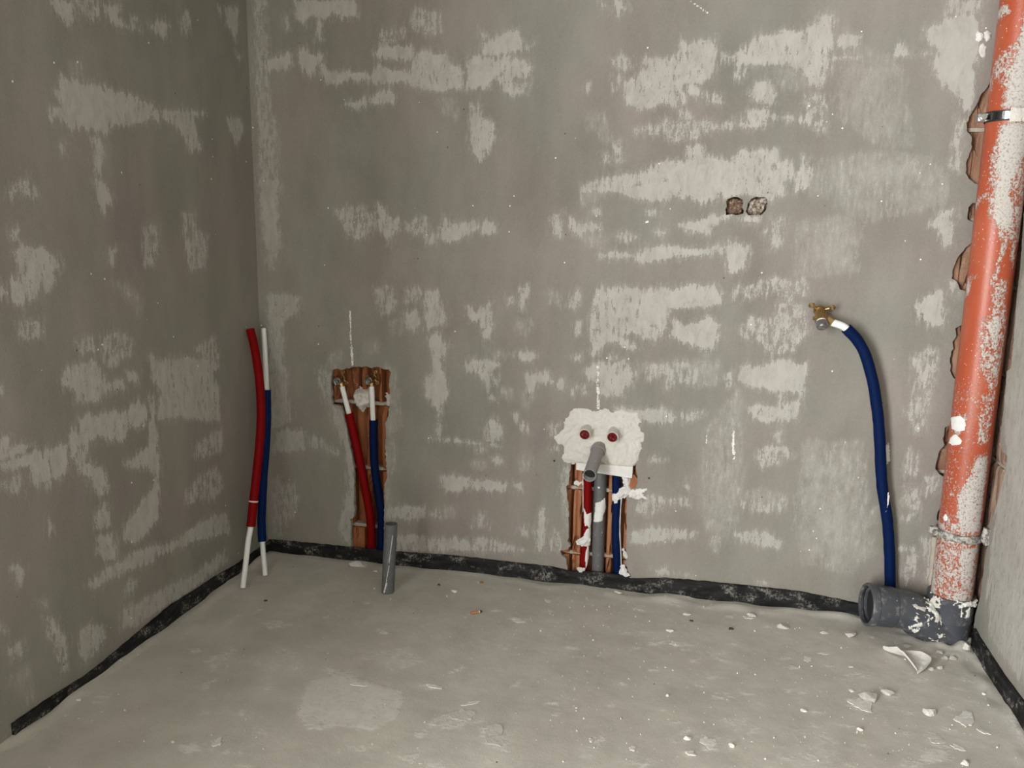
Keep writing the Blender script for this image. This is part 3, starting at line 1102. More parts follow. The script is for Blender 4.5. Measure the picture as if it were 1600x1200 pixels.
H_L = rough_poly([b2(*q) for q in CH_L], .007, .0035, 1)
H_C = rough_poly([b2(*q) for q in CH_C], .007, .0035, 2)
H_SL = rough_poly([b2(*q) for q in SOCK_L], .006, .0025, 3)
H_SR = rough_poly([b2(*q) for q in SOCK_R], .006, .0025, 4)
H_D1, H_D2 = circ_px(866, 720, 1.7), circ_px(1014, 747, 1.7)
XMAX = XR + .03
ed = [b2(*q) for q in PIPE_EDGE]
ed = [(ed[0][0], ZC)] + ed + [(ed[-1][0], -.01)]
ed = rough_poly(ed, .008, .003, 5, closed=False)
ed_poly = ed + [(XMAX + .5, -.01 - .5), (XMAX + .5, ZC + .5)]
ed_poly = [(ed[0][0], ZC + .5)] + ed + [(ed[-1][0], -.5), (XMAX + .5, -.5), (XMAX + .5, ZC + .5)]
ZS = frange(-.01, 1.94, .0062) + [2.25, ZC]
back_polys = parse(BACK_PATCHES, b2)
wall_back = wall_mesh('wall_back', frange(XL, XMAX, .0062), ZS, lambda u, v: (u, D, v),
                      [H_L, H_C, H_SL, H_SR, H_D1, H_D2], back_polys, parse(BACK_WHITE, b2), MAT_WALL, (0, 1, 0), edge=(ed, ed_poly))
tag(wall_back, 'grey plastered back wall with ragged pale skim patches and chiselled pipe chases', 'wall', kind='structure')

left_us = [Y_REAR, DOOR_Y0, DOOR_Y1, .4, 1.1] + frange(1.2, D, .0062)
wall_left = wall_mesh('wall_left', left_us, ZS, lambda u, v: (XL, u, v), [], parse(LEFT_PATCHES, l2), [], MAT_WALL, (-1, 0, 0),
                      skip=lambda u, v: DOOR_Y0 < u < DOOR_Y1 and v < DOOR_H)
tag(wall_left, 'shaded grey plastered wall on the left with pale patches', 'wall', kind='structure')

re = [r2(*q) for q in RIGHT_EDGE]
re = [(re[0][0] + .015, ZC)] + re + [(re[-1][0], -.01)]
re = rough_poly(re, .008, .004, 8, closed=False)
re_poly = [(re[0][0], ZC + .5)] + re + [(re[-1][0], -.5), (D + .6, -.5), (D + .6, ZC + .5)]
right_patches = parse("""
Z M .5 1570,560 1600,430 1640,430 1640,1060 1590,1060 1545,990 1548,900 1556,800 1572,720
Z M .75 1590,560 1600,480 1612,700 1604,1000 1580,960 1575,800
Z W .8 1585,830 1600,820 1600,900 1588,900
Z W .9 1545,890 1560,870 1565,930 1550,960
Z M .7 1552,830 1560,800 1566,780 1560,850 1546,930 1540,940
Z F .7 1560,900 1600,900 1600,1060 1570,1000
Z F .8 1570,620 1600,560 1600,800 1580,800
""", r2)
wall_right = wall_mesh('wall_right', [Y_REAR, 0, 1.0] + frange(1.6, D + .02, .0062), ZS, lambda u, v: (XR, u, v), [], right_patches, [],
                       MAT_WALL, (1, 0, 0), edge=(re, re_poly))
tag(wall_right, 'sliver of pale grey plastered wall right of the orange pipe', 'wall', kind='structure')

# floor with low undulation, dust ridges along the walls
fx, fy = frange(XL - .02, XR + .06, .0065), [Y_REAR, -1, 0, 1.0] + frange(1.2, D + .05, .0065)
U, W_ = np.meshgrid(fx, fy, indexing='ij')
fp = np.stack([U.ravel(), W_.ravel()], 1)
scuffs = []
rs_ = random.Random(21)
for k_ in range(110):                     # small trowel scuffs and trodden plaster on the screed
    sx_, sy_ = rs_.uniform(80, 1540), rs_.uniform(930, 1195)
    if rs_.random() < .35: sx_ = rs_.uniform(850, 1540)
    L_, wd_, an_ = rs_.uniform(6, 26), rs_.uniform(1.5, 5), rs_.gauss(.15, .5)
    pl_ = []
    for q_ in range(9):
        t_ = 2 * math.pi * q_ / 9
        ax_, ay_ = math.cos(t_) * L_ * rs_.uniform(.6, 1.1) / 2, math.sin(t_) * wd_ * rs_.uniform(.6, 1.2) / 2
        pl_.append(f2(sx_ + ax_ * math.cos(an_) - ay_ * math.sin(an_), sy_ + ax_ * math.sin(an_) * .5 + ay_))
    scuffs.append((pl_, CAPS['M'] if k_ % 3 == 0 else CAPS['W'], rs_.uniform(.5, .95)))
fval, fbri, fsoft = field(parse(FLOOR_PATCHES, f2) + scuffs, fp)
fz = np.zeros(len(fp))
for i, (x, y) in enumerate(fp):
    if y < 1.19: continue
    z = .0014 * mnoise.noise(Vector((x * 5, y * 5, 0))) + .0005 * mnoise.noise(Vector((x * 24, y * 24, 4)))
    z += .0003 * mnoise.noise(Vector((x * 70, y * 70, 2)))
    db = D - y
    if db < .12:
        k = max(0, mnoise.noise(Vector((x * 9, y * 20, 8))) + .45)
        s = .012 if x > -.25 else .006
        z += s * k * math.exp(-((db - .015) / .035) ** 2)
    dl = x - XL
    if dl < .1: z += .012 * max(0, mnoise.noise(Vector((y * 8, x * 20, 18))) + .35) * math.exp(-((dl - .012) / .03) ** 2)
    dr = XR - x
    if dr < .14: z += .012 * max(0, mnoise.noise(Vector((y * 10, x * 20, 28))) + .45) * math.exp(-((dr - .02) / .035) ** 2)
    dp = math.hypot(x - .74, y - 2.45)
    if dp < .16: z += .014 * max(0, mnoise.noise(Vector((x * 30, y * 30, 5))) + .6) * math.exp(-(dp / .1) ** 4)
    z += .0010 * max(0, min(1, (fval[i] + .003) / .006)) if fval[i] > -.003 else 0
    fz[i] = z
nv = len(fy)
ff = [(i * nv + j, (i + 1) * nv + j, (i + 1) * nv + j + 1, i * nv + j + 1) for i in range(len(fx) - 1) for j in range(nv - 1)]
me = bpy.data.meshes.new('floor')
me.from_pydata([(p[0], p[1], z) for p, z in zip(fp, fz)], [], ff)
floor = bpy.data.objects.new('floor', me)
COL.objects.link(floor)
me.materials.append(MAT_FLOOR)
me.polygons.foreach_set('use_smooth', [True] * len(me.polygons))
add_attr(floor, 'patch', fval); add_attr(floor, 'bright', fbri); add_attr(floor, 'soft', fsoft); add_attr(floor, 'white', np.full(len(fp), -.03))
tag(floor, 'dusty grey cement screed floor strewn with plaster crumbs', 'floor', kind='structure')


def floor_z(x, y):
    i = min(max(int((x - fx[0]) / (fx[1] - fx[0])), 0), len(fx) - 1)
    j = min(max(int(np.searchsorted(fy, y)), 0), nv - 1)
    return float(fz[i * nv + j])


# masonry behind the plaster, ceiling and the rest of the room (out of view, shapes the light)
v, f = join_vf([box_vf(XL - .3, XR + .35, D + .085, D + .30, -.3, ZC + .2)])
mesh('masonry_core', v, f, MAT_CLAY_D, wall_back)
v, f = join_vf([box_vf(XR + .075, XR + .30, Y_REAR - .2, D + .3, -.3, ZC + .2)])
mesh('masonry_core', v, f, MAT_CLAY_D, wall_right)
v, f = join_vf([box_vf(XL - .30, XL - .004, Y_REAR - .2, DOOR_Y0, -.3, ZC + .2), box_vf(XL - .30, XL - .004, DOOR_Y1, D + .3, -.3, ZC + .2),
                box_vf(XL - .30, XL - .004, DOOR_Y0, DOOR_Y1, DOOR_H, ZC + .2), box_vf(XL - .30, XL - .004, DOOR_Y0, DOOR_Y1, -.3, -.001)])
mesh('masonry_core', v, f, MAT_ROOM, wall_left)
v, f = box_vf(XL - .3, XR + .3, Y_REAR - .2, D + .3, ZC, ZC + .2)
tag(mesh('ceiling', v, f, MAT_ROOM), 'plain grey plastered ceiling above the view', 'ceiling', kind='structure')
v, f = box_vf(XL - .3, XR + .3, Y_REAR - .2, Y_REAR, -.1, ZC)
tag(mesh('wall_rear', v, f, MAT_ROOM), 'plain plastered wall behind the viewer', 'wall', kind='structure')
v, f = box_vf(XL - .3, XR + .35, Y_REAR - .2, D + .3, -.30, -.04)
mesh('floor_slab', v, f, MAT_ROOM, floor)


# black edge-insulation strips
def strip(name, pts_top, to3, off, label, z_bot=-.006, seed=0, thick=.007):
    """pts_top: (u, ztop) along the wall; front face leans and puckers, real thickness"""
    us = []
    for (u0, z0), (u1, z1) in zip(pts_top[:-1], pts_top[1:]):
        n = max(2, int(abs(u1 - u0) / .008))
        us += [(u0 + (u1 - u0) * k / n, z0 + (z1 - z0) * k / n) for k in range(n)]
    us.append(pts_top[-1])
    V, Fc = [], []
    rows = 6
    for i, (u, zt) in enumerate(us):
        zt = zt + .0022 * mnoise.noise(Vector((u * 40, seed, 0))) + .0012 * mnoise.noise(Vector((u * 150, seed, 3)))
        for k in range(rows + 1):
            t = k / rows
            z = z_bot + (zt - z_bot) * t
            d = off + .004 * (1 - t) + .0035 * mnoise.noise(Vector((u * 14, z * 60, seed))) + .0015 * mnoise.noise(Vector((u * 60, z * 90, seed)))
            V.append(to3(u, z, d))
        V.append(to3(u, zt - .001, off - thick))
        V.append(to3(u, z_bot, off - thick))
    m = rows + 3
    for i in range(len(us) - 1):
        for k in range(m):
            k2 = (k + 1) % m
            Fc.append((i * m + k, (i + 1) * m + k, (i + 1) * m + k2, i * m + k2))
    Fc.append(tuple(range(m)))
    Fc.append(tuple((len(us) - 1) * m + k for k in range(m))[::-1])
    o = mesh(name, V, Fc, MAT_FOIL, None, True)
    return tag(o, label, 'edge strip', kind='structure')


bt = px_poly("424,842 480,847 540,853 580,857 620,861 700,866 780,875 867,885 887,890 940,893 972,897 985,903 1040,902 1100,907 1180,915 1250,923 1320,937 1345,943")
bt = [b2(*q) for q in bt]
bt = [(XL + .004, bt[0][1])] + bt[1:] + [(.70, .048)]
strip('trim_1', bt, lambda u, z, d: (u, D - d, z), .007, 'black foil edge strip along the foot of the back wall', seed=1)
lt = px_poly("417,846 367,882 333,901 300,923 267,943 213,988 167,1027 133,1054 67,1095 17,1130")
lt = [l2(*q) for q in lt]
lt[0] = (D - .004, lt[0][1])
strip('trim_2', lt, lambda u, z, d: (XL + d, u, z), .007, 'black foil edge strip along the foot of the left wall', seed=2)
rt = px_poly("1521,975 1532,994 1550,1022 1569,1051 1600,1093")
rt = [r2(*q) for q in rt]
rt = [(2.40, rt[0][1])] + rt[1:] + [(1.7, rt[-1][1])]
strip('trim_3', rt, lambda u, z, d: (XR - d, u, z), .007, 'black foil edge strip along the foot of the right wall', seed=3)


# clay blocks laid bare in the openings
def clay_block(parent, mat, u0, u1, z0, z1, depth, to3, nstep=.0035, seed=0):
    """fluted hollow block; depth(u) in metres behind the plaster face; closed sides"""
    us = frange(u0, u1, nstep)
    zs = frange(z0, z1, .016)
    V, Fc = [], []
    m = len(zs)
    for u in us:
        d0 = depth(u)
        for z in zs:
            br = mnoise.noise(Vector((u * 45 + seed, z * 18, seed * 3.1)))
            d = d0 + .004 * br + (.012 if br > .33 and d0 < .045 else 0)
            e = min(z - z0, z1 - z)
            if e < .005: d += .004
            V.append(to3(u, z, max(.0155, d)))
    for i in range(len(us) - 1):
        for j in range(m - 1):
            Fc.append((i * m + j, (i + 1) * m + j, (i + 1) * m + j + 1, i * m + j + 1))
    n0 = len(V)
    for u in (us[0], us[-1]):
        for z in (zs[0], zs[-1]): V.append(to3(u, z, .088))
    # close top and bottom
    Fc.append(tuple([i * m + m - 1 for i in range(len(us))] + [n0 + 3, n0 + 1]))
    Fc.append(tuple([n0, n0 + 2] + [i * m for i in range(len(us) - 1, -1, -1)]))
    Fc.append(tuple([j for j in range(m)] + [n0 + 1, n0]))
    Fc.append(tuple([(len(us) - 1) * m + j for j in range(m - 1, -1, -1)] + [n0 + 2, n0 + 3]))
    return mesh('brick', V, Fc, mat, parent, False)


def columns(cols, default):
    """cols: list of (px0, px1, py, depth)"""
    C = [(b2(a, y)[0], b2(b, y)[0], d) for a, b, y, d in cols]

    def fn(u):
        for a, b, d in C:
            if a <= u <= b:
                t = min(u - a, b - u) / max(1e-4, (b - a) / 2)
                return d + .008 * (1 - min(1, t * 1.6)) ** 2
        return default
    return fn


BY = lambda u, z, d: (u, D + d, z)
J1, J2, J3 = .118, .330, .560        # mortar joints of the courses
top_fn = columns([(515, 523, 600, .022), (523, 529, 600, .036), (529, 543, 600, .050), (544, 556, 600, .026), (560, 570, 600, .024), (574, 586, 600, .048), (587, 593, 600, .024), (601, 612, 600, .018)], .060)
mid_fn = columns([(533, 546, 690, .020), (547, 566, 690, .052), (567, 575, 690, .026), (578, 592, 690, .058), (593, 606, 690, .017)], .062)
low_fn = columns([(543, 566, 800, .018), (566, 583, 800, .055), (582, 587, 800, .030), (587, 599, 800, .058), (599, 612, 800, .018)], .060)
xa, xb = b2(512, 600)[0], b2(615, 600)[0]
for z0, z1, fn, sd, a, b in ((J3 + .005, .715, top_fn, 1, xa, xb), (J2 + .005, J3 - .005, mid_fn, 2, xa, xb), (J1 + .005, J2 - .005, mid_fn, 3, xa + .03, xb),
                             (-.01, J1 - .005, low_fn, 4, xa + .03, xb)):
    clay_block(wall_back, MAT_CLAY_D, a, b, z0, z1, fn, BY, seed=sd)
cen_fn = columns([(870, 890, 800, .017), (893, 900, 800, .024), (900, 908, 800, .020), (911, 926, 800, .062), (927, 945, 800, .066), (948, 957, 800, .026), (957, 970, 800, .058), (974, 1000, 800, .016)], .060)
xa, xb = b2(868, 800)[0], b2(1003, 800)[0]
for z0, z1, sd in ((.325, .46, 5), (.1, .317, 6), (-.01, .092, 7)):
    clay_block(wall_back, MAT_CLAY, xa, xb, z0, z1, cen_fn, BY, seed=sd)


def mortar(parent, u0, u1, z0, z1, d0, to3):
    p = [to3(u, z, d) for u in (u0, u1) for z in (z0, z1) for d in (d0, .086)]
    f = [(0, 2, 3, 1), (4, 5, 7, 6), (0, 4, 6, 2), (1, 3, 7, 5), (0, 1, 5, 4), (2, 6, 7, 3)]
    mesh('mortar_joint', p, f, MAT_MORTAR, parent)


for z in (J1, J2, J3): mortar(wall_back, b2(514, 600)[0], b2(613, 600)[0], z - .006, z + .006, .034, BY)
for z in (.0965, .321): mortar(wall_back, b2(870, 800)[0], b2(1001, 800)[0], z - .006, z + .006, .036, BY)

# blocks behind the soil pipe, back wall side and right wall side
flute = lambda u: .0165 + .006 * (1 if math.sin(u * 260) > .75 else 0)
zz = -.01
k = 0
while zz < 2.0:
    clay_block(wall_back, MAT_CLAY_PALE, .60, XR + .10, zz, zz + .232, flute, BY, seed=20 + k)
    mortar(wall_back, .60, XR + .10, zz + .232, zz + .242, .024, BY)
    clay_block(wall_right, MAT_CLAY_DUSTY, 2.28, D + .014, zz + .06, zz + .292, lambda u: .020 + .010 * (1 if math.sin(u * 180) > .6 else 0),
               lambda u, z, d: (XR + d, u, z), seed=40 + k)
    mortar(wall_right, 2.28, D + .014, zz + .292, zz + .302, .028, lambda u, z, d: (XR + d, u, z))
    zz += .242
    k += 1


# rough bottoms of the two socket holes
def rough_fill(name, outline, depth, amp, mat, parent, seed):
    q = np.array(outline)
    lo, hi = q.min(0) - .006, q.max(0) + .006
    us, vs = frange(lo[0], hi[0], .004), frange(lo[1], hi[1], .004)
    V, Fc = [], []
    for u in us:
        for v_ in vs:
            d = depth + amp * mnoise.noise(Vector((u * 70, v_ * 70, seed))) + .6 * amp * mnoise.noise(Vector((u * 190, v_ * 190, seed)))
            d += .024 * max(0, .45 + 1.5 * mnoise.noise(Vector((u * 45 + 3, v_ * 45, seed)))) * min(1, max(0, 1 - float(poly_sdf(q, np.array([[u, v_]]))[0]) / .006))
            V.append((u, D + d, v_))
    m = len(vs)
    for i in range(len(us) - 1):
        for j in range(m - 1): Fc.append((i * m + j, (i + 1) * m + j, (i + 1) * m + j + 1, i * m + j + 1))
    return mesh(name, V, Fc, mat, parent)


tag(rough_fill('socket_recess', H_SL, .017, .007, MAT_SOCK_BROWN, wall_back, 1), 'rough brown bottom of the left socket hole')
tag(rough_fill('socket_recess', H_SR, .013, .007, MAT_SOCK_PALE, wall_back, 2), 'mortar-flecked bottom of the right socket hole')


# ------------------------------------------------------------------ pipes and fittings
def unit(v):
    v = np.array(v, float)
    return v / np.linalg.norm(v)


def px_path(pxs, y0, y1, n=40):
    """centre line through photograph points, standing between two distances from the back wall (linear in height)"""
    a, b = pxs[0][1], pxs[-1][1]
    L = np.cumsum([0] + [math.dist(p, q) for p, q in zip(pxs[:-1], pxs[1:])])
    pts = [on_y(x, y, y0 + (y1 - y0) * l / L[-1]) for (x, y), l in zip(pxs, L)]
    return smooth_path(pts, n)


def cyl_bm(bm, p, q, r0, r1=None, seg=20, inner=None):
    V, Fc = sweep([p, q], [r0, r0 if r1 is None else r1], seg, inner)
    vs = [bm.verts.new(tuple(map(float, v))) for v in V]
    for f in Fc:
        try: bm.faces.new([vs[i] for i in f])
        except ValueError: pass


def torus_bm(bm, c, axis, R, r, seg=16, rs=8):
    axis = unit(axis)
    ref = np.array([0, 0, 1.]) if abs(axis[2]) < .9 else np.array([1., 0, 0])
    a = unit(np.cross(axis, ref)); b = np.cross(axis, a)
    vs = []
    for i in range(seg):
        t = 2 * math.pi * i / seg
        d = a * math.cos(t) + b * math.sin(t)
        vs.append([bm.verts.new(tuple(np.array(c) + d * (R + r * math.cos(2 * math.pi * k / rs)) + axis * r * math.sin(2 * math.pi * k / rs))) for k in range(rs)])
    for i in range(seg):
        for k in range(rs):
            bm.faces.new([vs[i][k], vs[(i + 1) % seg][k], vs[(i + 1) % seg][(k + 1) % rs], vs[i][(k + 1) % rs]])


def elbow(parent, p0, axis, outlet, s=1.0, spin=.5, ears=3):
    """brass wall-plate elbow: body, three screw ears, threaded outlet, slotted test plug"""
    p0 = np.array(p0); a = unit(axis); o = unit(outlet)
    bm = bmesh.new()
    cyl_bm(bm, p0, p0 + a * .004 * s, .0125 * s, .0125 * s)
    cyl_bm(bm, p0 + a * .003 * s, p0 + a * .026 * s, .0105 * s, .0112 * s)
    cyl_bm(bm, p0 + a * .024 * s, p0 + a * .032 * s, .0132 * s, .0132 * s, 8)
    m = p0 + a * .016 * s
    cyl_bm(bm, m, m + o * .022 * s, .0088 * s, .0088 * s)
    cyl_bm(bm, m + o * .013 * s, m + o * .026 * s, .0108 * s, .0108 * s, 8)
    body = bm_obj('elbow_fitting', bm, MAT_BRASS, parent, True)
    body['label'] = 'brass elbow with screw ears'
    ref = unit(np.cross(a, o)); up = np.cross(ref, a)
    for k in range(ears):
        t = spin + 2 * math.pi * k / 3
        d = ref * math.cos(t) + up * math.sin(t)
        bm = bmesh.new()
        c = p0 + d * .0235 * s
        cyl_bm(bm, p0 + d * .008 * s + a * .002 * s, p0 + d * .0185 * s + a * .002 * s, .0036 * s, .0034 * s, 10)
        torus_bm(bm, c + a * .002 * s, a, .0048 * s, .0022 * s)
        bm_obj('screw_ear', bm, MAT_BRASS, body, True)
    bm = bmesh.new()
    q = p0 + a * .032 * s
    cyl_bm(bm, q, q + a * .004 * s, .0105 * s, .0105 * s)
    tape = bm_obj('sealing_tape', bm, MAT_PEX, body, True)
    bm = bmesh.new()
    q = p0 + a * .036 * s
    cyl_bm(bm, q, q + a * .010 * s, .0122 * s, .0112 * s, 12)
    cyl_bm(bm, q + a * .010 * s, q + a * .013 * s, .0085 * s, .0070 * s, 12)
    # raised grip bar across the plug
    cyl_bm(bm, q + a * .0125 * s - up * .0065 * s, q + a * .0125 * s + up * .0065 * s, .0022 * s, .0022 * s, 8)
    pl = bm_obj('plug', bm, MAT_PLUG, body, True)
    pl['label'] = 'grey slotted plug'
    return m + o * .026 * s


# --- two loose lengths leaning into the left corner
t = empty('insulated_pipe', on_z(379, 919), 'red foam-sleeved pipe leaning in the left corner, bare white at its foot', 'pipe')
red_px = px_poly("391,515 397,540 403,575 407,615 408,655 405,700 401,740 397,775 392,822 388,845 384,880 379.5,918")
yt = on_x(391, 513, XL + .022)[1]
path = px_path(red_px, min(yt, D - .03), 2.226, 66)
zs = [p[2] for p in path]
cut1 = on_y(397, 786, 2.29)[2]; cut2 = on_y(391, 824, 2.27)[2]
up_ = [p for p in path if p[2] >= cut1]; mid_ = [p for p in path if cut2 - .001 <= p[2] <= cut1 + .008]; low_ = [p for p in path if p[2] <= cut2 + .03]
tube_obj('foam_sleeve', up_, .0140, MAT_RED, t, inner=.0095, wob=.05, seed=1)
tube_obj('foam_sleeve', [p - np.array([0, 0, .001]) for p in mid_], .0146, MAT_RED, t, inner=.0096, seed=2)
bm = bmesh.new(); cyl_bm(bm, up_[0] + (up_[1] - up_[0]) * .55, up_[1], .0096, .0096, 18); bm_obj('bore_shade_disc', bm, MAT_BORE_SHADE, t, True)  # dark disc painting the shade in the sleeve's open top
ring = tube_obj('joint_mark', [mid_[0] + np.array([0, 0, .0]), mid_[0] - (mid_[0] - mid_[1]) * .25], .0150, MAT_WHITE, t, inner=.0142)
tube_obj('white_pipe', low_, .0088, MAT_PEX, t, inner=.0062)

t = empty('insulated_pipe', on_z(414, 900), 'blue foam-sleeved pipe leaning in the left corner, bare white at both ends', 'pipe')
blue_px = px_poly("412,513 414,550 416,590 417,620 417,660 415,700 412,740 410,780 408.5,815 410,846 412,872 414.5,899")
path = px_path(blue_px, D - .022, 2.333, 66)
c1 = on_y(416, 609, D - .07)[2]; c2 = on_y(410, 848, 2.36)[2]
tube_obj('white_pipe', path, .0084, MAT_PEX, t, inner=.006)
tube_obj('foam_sleeve', [p for p in path if c2 <= p[2] <= c1], .0138, MAT_BLUE, t, inner=.0088, wob=.06, seed=3)

# --- hot and cold risers in the left chase
t = empty('supply_riser', on_y(580, 856, D + .02), 'red foam-sleeved supply pipe with brass elbow in the left wall chase', 'pipe')
e = elbow(t, on_y(535, 590, D + .016), (-.12, -.95, -.20), (.26, .06, -1), .98, spin=1.1)
tube_obj('white_pipe', [e - unit((.26, .06, -1)) * .006, on_y(546, 649, D + .012)], .0086, MAT_PEX, t)
tube_obj('foam_sleeve', px_path(px_poly("545,646 551,670 558,700 565,735 571,765 577,800 580,830 580,868"), D + .011, D + .018, 40), .0148, MAT_RED, t, inner=.0092, wob=.06, seed=4)

t = empty('supply_riser', on_y(594, 858, D + .02), 'blue foam-sleeved supply pipe with brass elbow in the left wall chase', 'pipe')
e = elbow(t, on_y(584, 589, D + .016), (-.14, -.95, -.20), (-.01, .06, -1), .98, spin=1.0)
tube_obj('white_pipe', [e + np.array([0, 0, .006]), on_y(583.5, 672, D + .011)], .0086, MAT_PEX, t)
tube_obj('foam_sleeve', px_path(px_poly("583.5,656 583.5,690 584.5,720 588,750 593,780 596,808 595.5,835 594.5,870"), D + .010, D + .018, 40), .0138, MAT_BLUE_DK, t, inner=.0092, wob=.05, seed=5)


# white gypsum dab between the elbows, and other dabs that belong to the wall
def dab(name, outline, base_y, h, mat, parent, seed, step=.003, swirl=.004, bumps=(), edge=.012, strokes=False):
    q = np.array(outline)
    lo, hi = q.min(0) - .010, q.max(0) + .010
    us, vs = frange(lo[0], hi[0], step), frange(lo[1], hi[1], step)
    U_, V_ = np.meshgrid(us, vs, indexing='ij')
    pts = np.stack([U_.ravel(), V_.ravel()], 1)
    sd = poly_sdf(q, pts)
    V, keep = [], []
    for (u, z), s in zip(pts, sd):
        s += .003 * mnoise.noise(Vector((u * 160, z * 160, seed))) + .004 * mnoise.noise(Vector((u * 60, z * 60, seed)))
        hh = min(1, max(0, s / edge)) ** .6 * h if s > 0 else 0
        if s > 0:
            hh += swirl * min(1, s / .01) * (mnoise.noise(Vector((u * 38 + 2 * math.sin(z * 30), z * 55, seed))) + .5 * mnoise.noise(Vector((u * 120, z * 90, seed))))
            if strokes:
                an_ = math.atan2(z - .47, u + .29); rd_ = math.hypot(u + .29, z - .44)
                hh += .0030 * min(1, s / .012) * mnoise.noise(Vector((rd_ * 95 + 1.2 * mnoise.noise(Vector((u * 20, z * 20, 0))), an_ * 1.6, 2)))
            for bx, bz, bh, br in bumps:
                hh += bh * math.exp(-((u - bx) ** 2 + (z - bz) ** 2) / br ** 2)
        V.append((u, base_y - hh + (.004 if s <= 0 else 0), z)); keep.append(s > -.006)
    m = len(vs)
    Fc = []
    for i in range(len(us) - 1):
        for j in range(m - 1):
            f = (i * m + j, (i + 1) * m + j, (i + 1) * m + j + 1, i * m + j + 1)
            if all(keep[k] for k in f): Fc.append(f)
    used = sorted(set(k for f in Fc for k in f)); rm = {k: i for i, k in enumerate(used)}
    V = [V[k] for k in used]; Fc = [tuple(rm[k] for k in f) for f in Fc]
    # back sheet closes the lump
    n = len(V)
    return mesh(name, V, Fc, mat, parent, True)


o = dab('gypsum_dab', [b2(*q) for q in px_poly("1030,690 1060,650 1110,640 1150,650 1180,640 1190,700 1180,760 1150,790 1120,800 1100,825 1070,790 1040,750", 340, 480, 5)],
        D + .030, .022, MAT_GYPSUM, wall_back, 3, swirl=.010)
o['label'] = 'white gypsum dab between the brass elbows'
dab('gypsum_dab', [b2(*q) for q in px_poly("601,618 608,616 609,636 603,634")], D + .016, .006, MAT_GYPSUM, wall_back, 4)

# --- grey drain stub standing in the floor beside the left chase
base = on_z(605.5, 925)
t = empty('drain_stub', base, 'short grey plastic drain stub standing in the floor by the left chase', 'pipe')
top = on_y(611, 818, base[1] + .012)
path = [base + np.array([0, 0, -.02]) + (top - base) * -.0, base + (top - base) * .5, top]
tube_obj('stub_tube', path, .0205, MAT_GREY, t, 28, inner=.0180)
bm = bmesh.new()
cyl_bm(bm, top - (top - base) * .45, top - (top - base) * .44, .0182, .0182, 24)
bm_obj('bore_shade_disc', bm, MAT_BORE_SHADE, t, True)  # dark disc stands in for the shade down the stub
axd = unit(top - base)
for k, (tt, an, ln, w_) in enumerate(((.66, -1.05, .080, .0011), (.30, -1.35, .05, .0010), (.10, -1.6, .03, .0025))):
    pts = []
    for j in range(8):
        q = base + (top - base) * (tt + (j / 7 - .5) * ln / .2 * 1.0)
        a2 = an + .35 * (j / 7 - .5)
        pts.append(q + np.array([math.cos(a2), math.sin(a2), 0]) * .0206)
    tube_obj('gypsum_drip', pts, [w_ * (.5 + .8 * abs(math.sin(j * 1.7))) for j in range(8)], MAT_WHITE, t, 8)
V = []
for k in range(7):
    an = k * .9
    p = base + np.array([math.cos(an) * .024, math.sin(an) * .024 - .004, .004])

# --- gypsum patch with backing board around the middle outlets
pp = empty('gypsum_patch', on_y(940, 690, D), 'thick white gypsum patch smeared around the two red plugs', 'plaster patch')
out = px_poly("460,145 570,140 650,160 720,180 860,140 940,180 1060,160 1180,190 1270,190 1260,260 1300,320 1270,360 1290,430 1340,450 1330,550 1290,580 1310,620 1280,720 1240,830 1180,870 1000,880 860,850 780,830 600,850 560,820 420,830 330,820 310,760 320,690 330,620 250,590 200,510 280,440 330,380 310,320 350,280 400,230 400,190", 840, 620, 8)
s1, s2, s3 = b2(918, 670), b2(961, 674), b2(936, 699)
dab('gypsum', [b2(*q) for q in out], D, .0055, MAT_GYPSUM, pp, 7, step=.0024, swirl=.004, edge=.030, strokes=True,
    bumps=[(s1[0], s1[1], .016, .020), (s2[0], s2[1], .018, .020), (s3[0], s3[1], .010, .026)])
bl = [b2(901, 722), b2(989, 728), b2(988, 746), b2(901, 733)]
V = [(u, y, z) for y in (D - .009, D + .004) for u, z in bl]
bd = mesh('backing_board', V, [(0, 1, 2, 3), (7, 6, 5, 4), (0, 4, 5, 1), (1, 5, 6, 2), (2, 6, 7, 3), (3, 7, 4, 0)], MAT_WHITE, pp)
bd['label'] = 'white board edge under the gypsum'

for (wx, wy, ex, ey, lab) in ((918, 669, 913.0, 680.0, 'left red plug in the gypsum patch above the middle chase'),
                              (961, 673, 956.3, 684.2, 'right red plug in the gypsum patch above the middle chase')):
    w0 = on_y(wx, wy, D)
    e0 = on_y(ex, ey, D - .042)
    ax = unit(e0 - w0)
    t = empty('pipe_plug', w0, lab, 'plug', 'red plugs in the gypsum patch')
    tube_obj('collar', [w0, e0 - ax * .006], .0185, MAT_GYPSUM, t, 24, wob=.06)
    bm = bmesh.new()
    cyl_bm(bm, e0 - ax * .012, e0 - ax * .001, .0160, .0155, 20, .0095)
    cyl_bm(bm, e0 - ax * .010, e0 - ax * .006, .0120, .0120, 20)
    cyl_bm(bm, e0 - ax * .008, e0 - ax * .001, .0045, .0040, 6)
    for k in range(4):
        an = k * math.pi / 2 + .4
        u_ = unit(np.cross(ax, (0, 0, 1))); v_ = np.cross(u_, ax)
        d = u_ * math.cos(an) + v_ * math.sin(an)
        cyl_bm(bm, e0 - ax * .004 + d * .003, e0 - ax * .004 + d * .012, .0018, .0018, 6)
    bm_obj('plug_cap', bm, MAT_PLUG_RED, t, True)

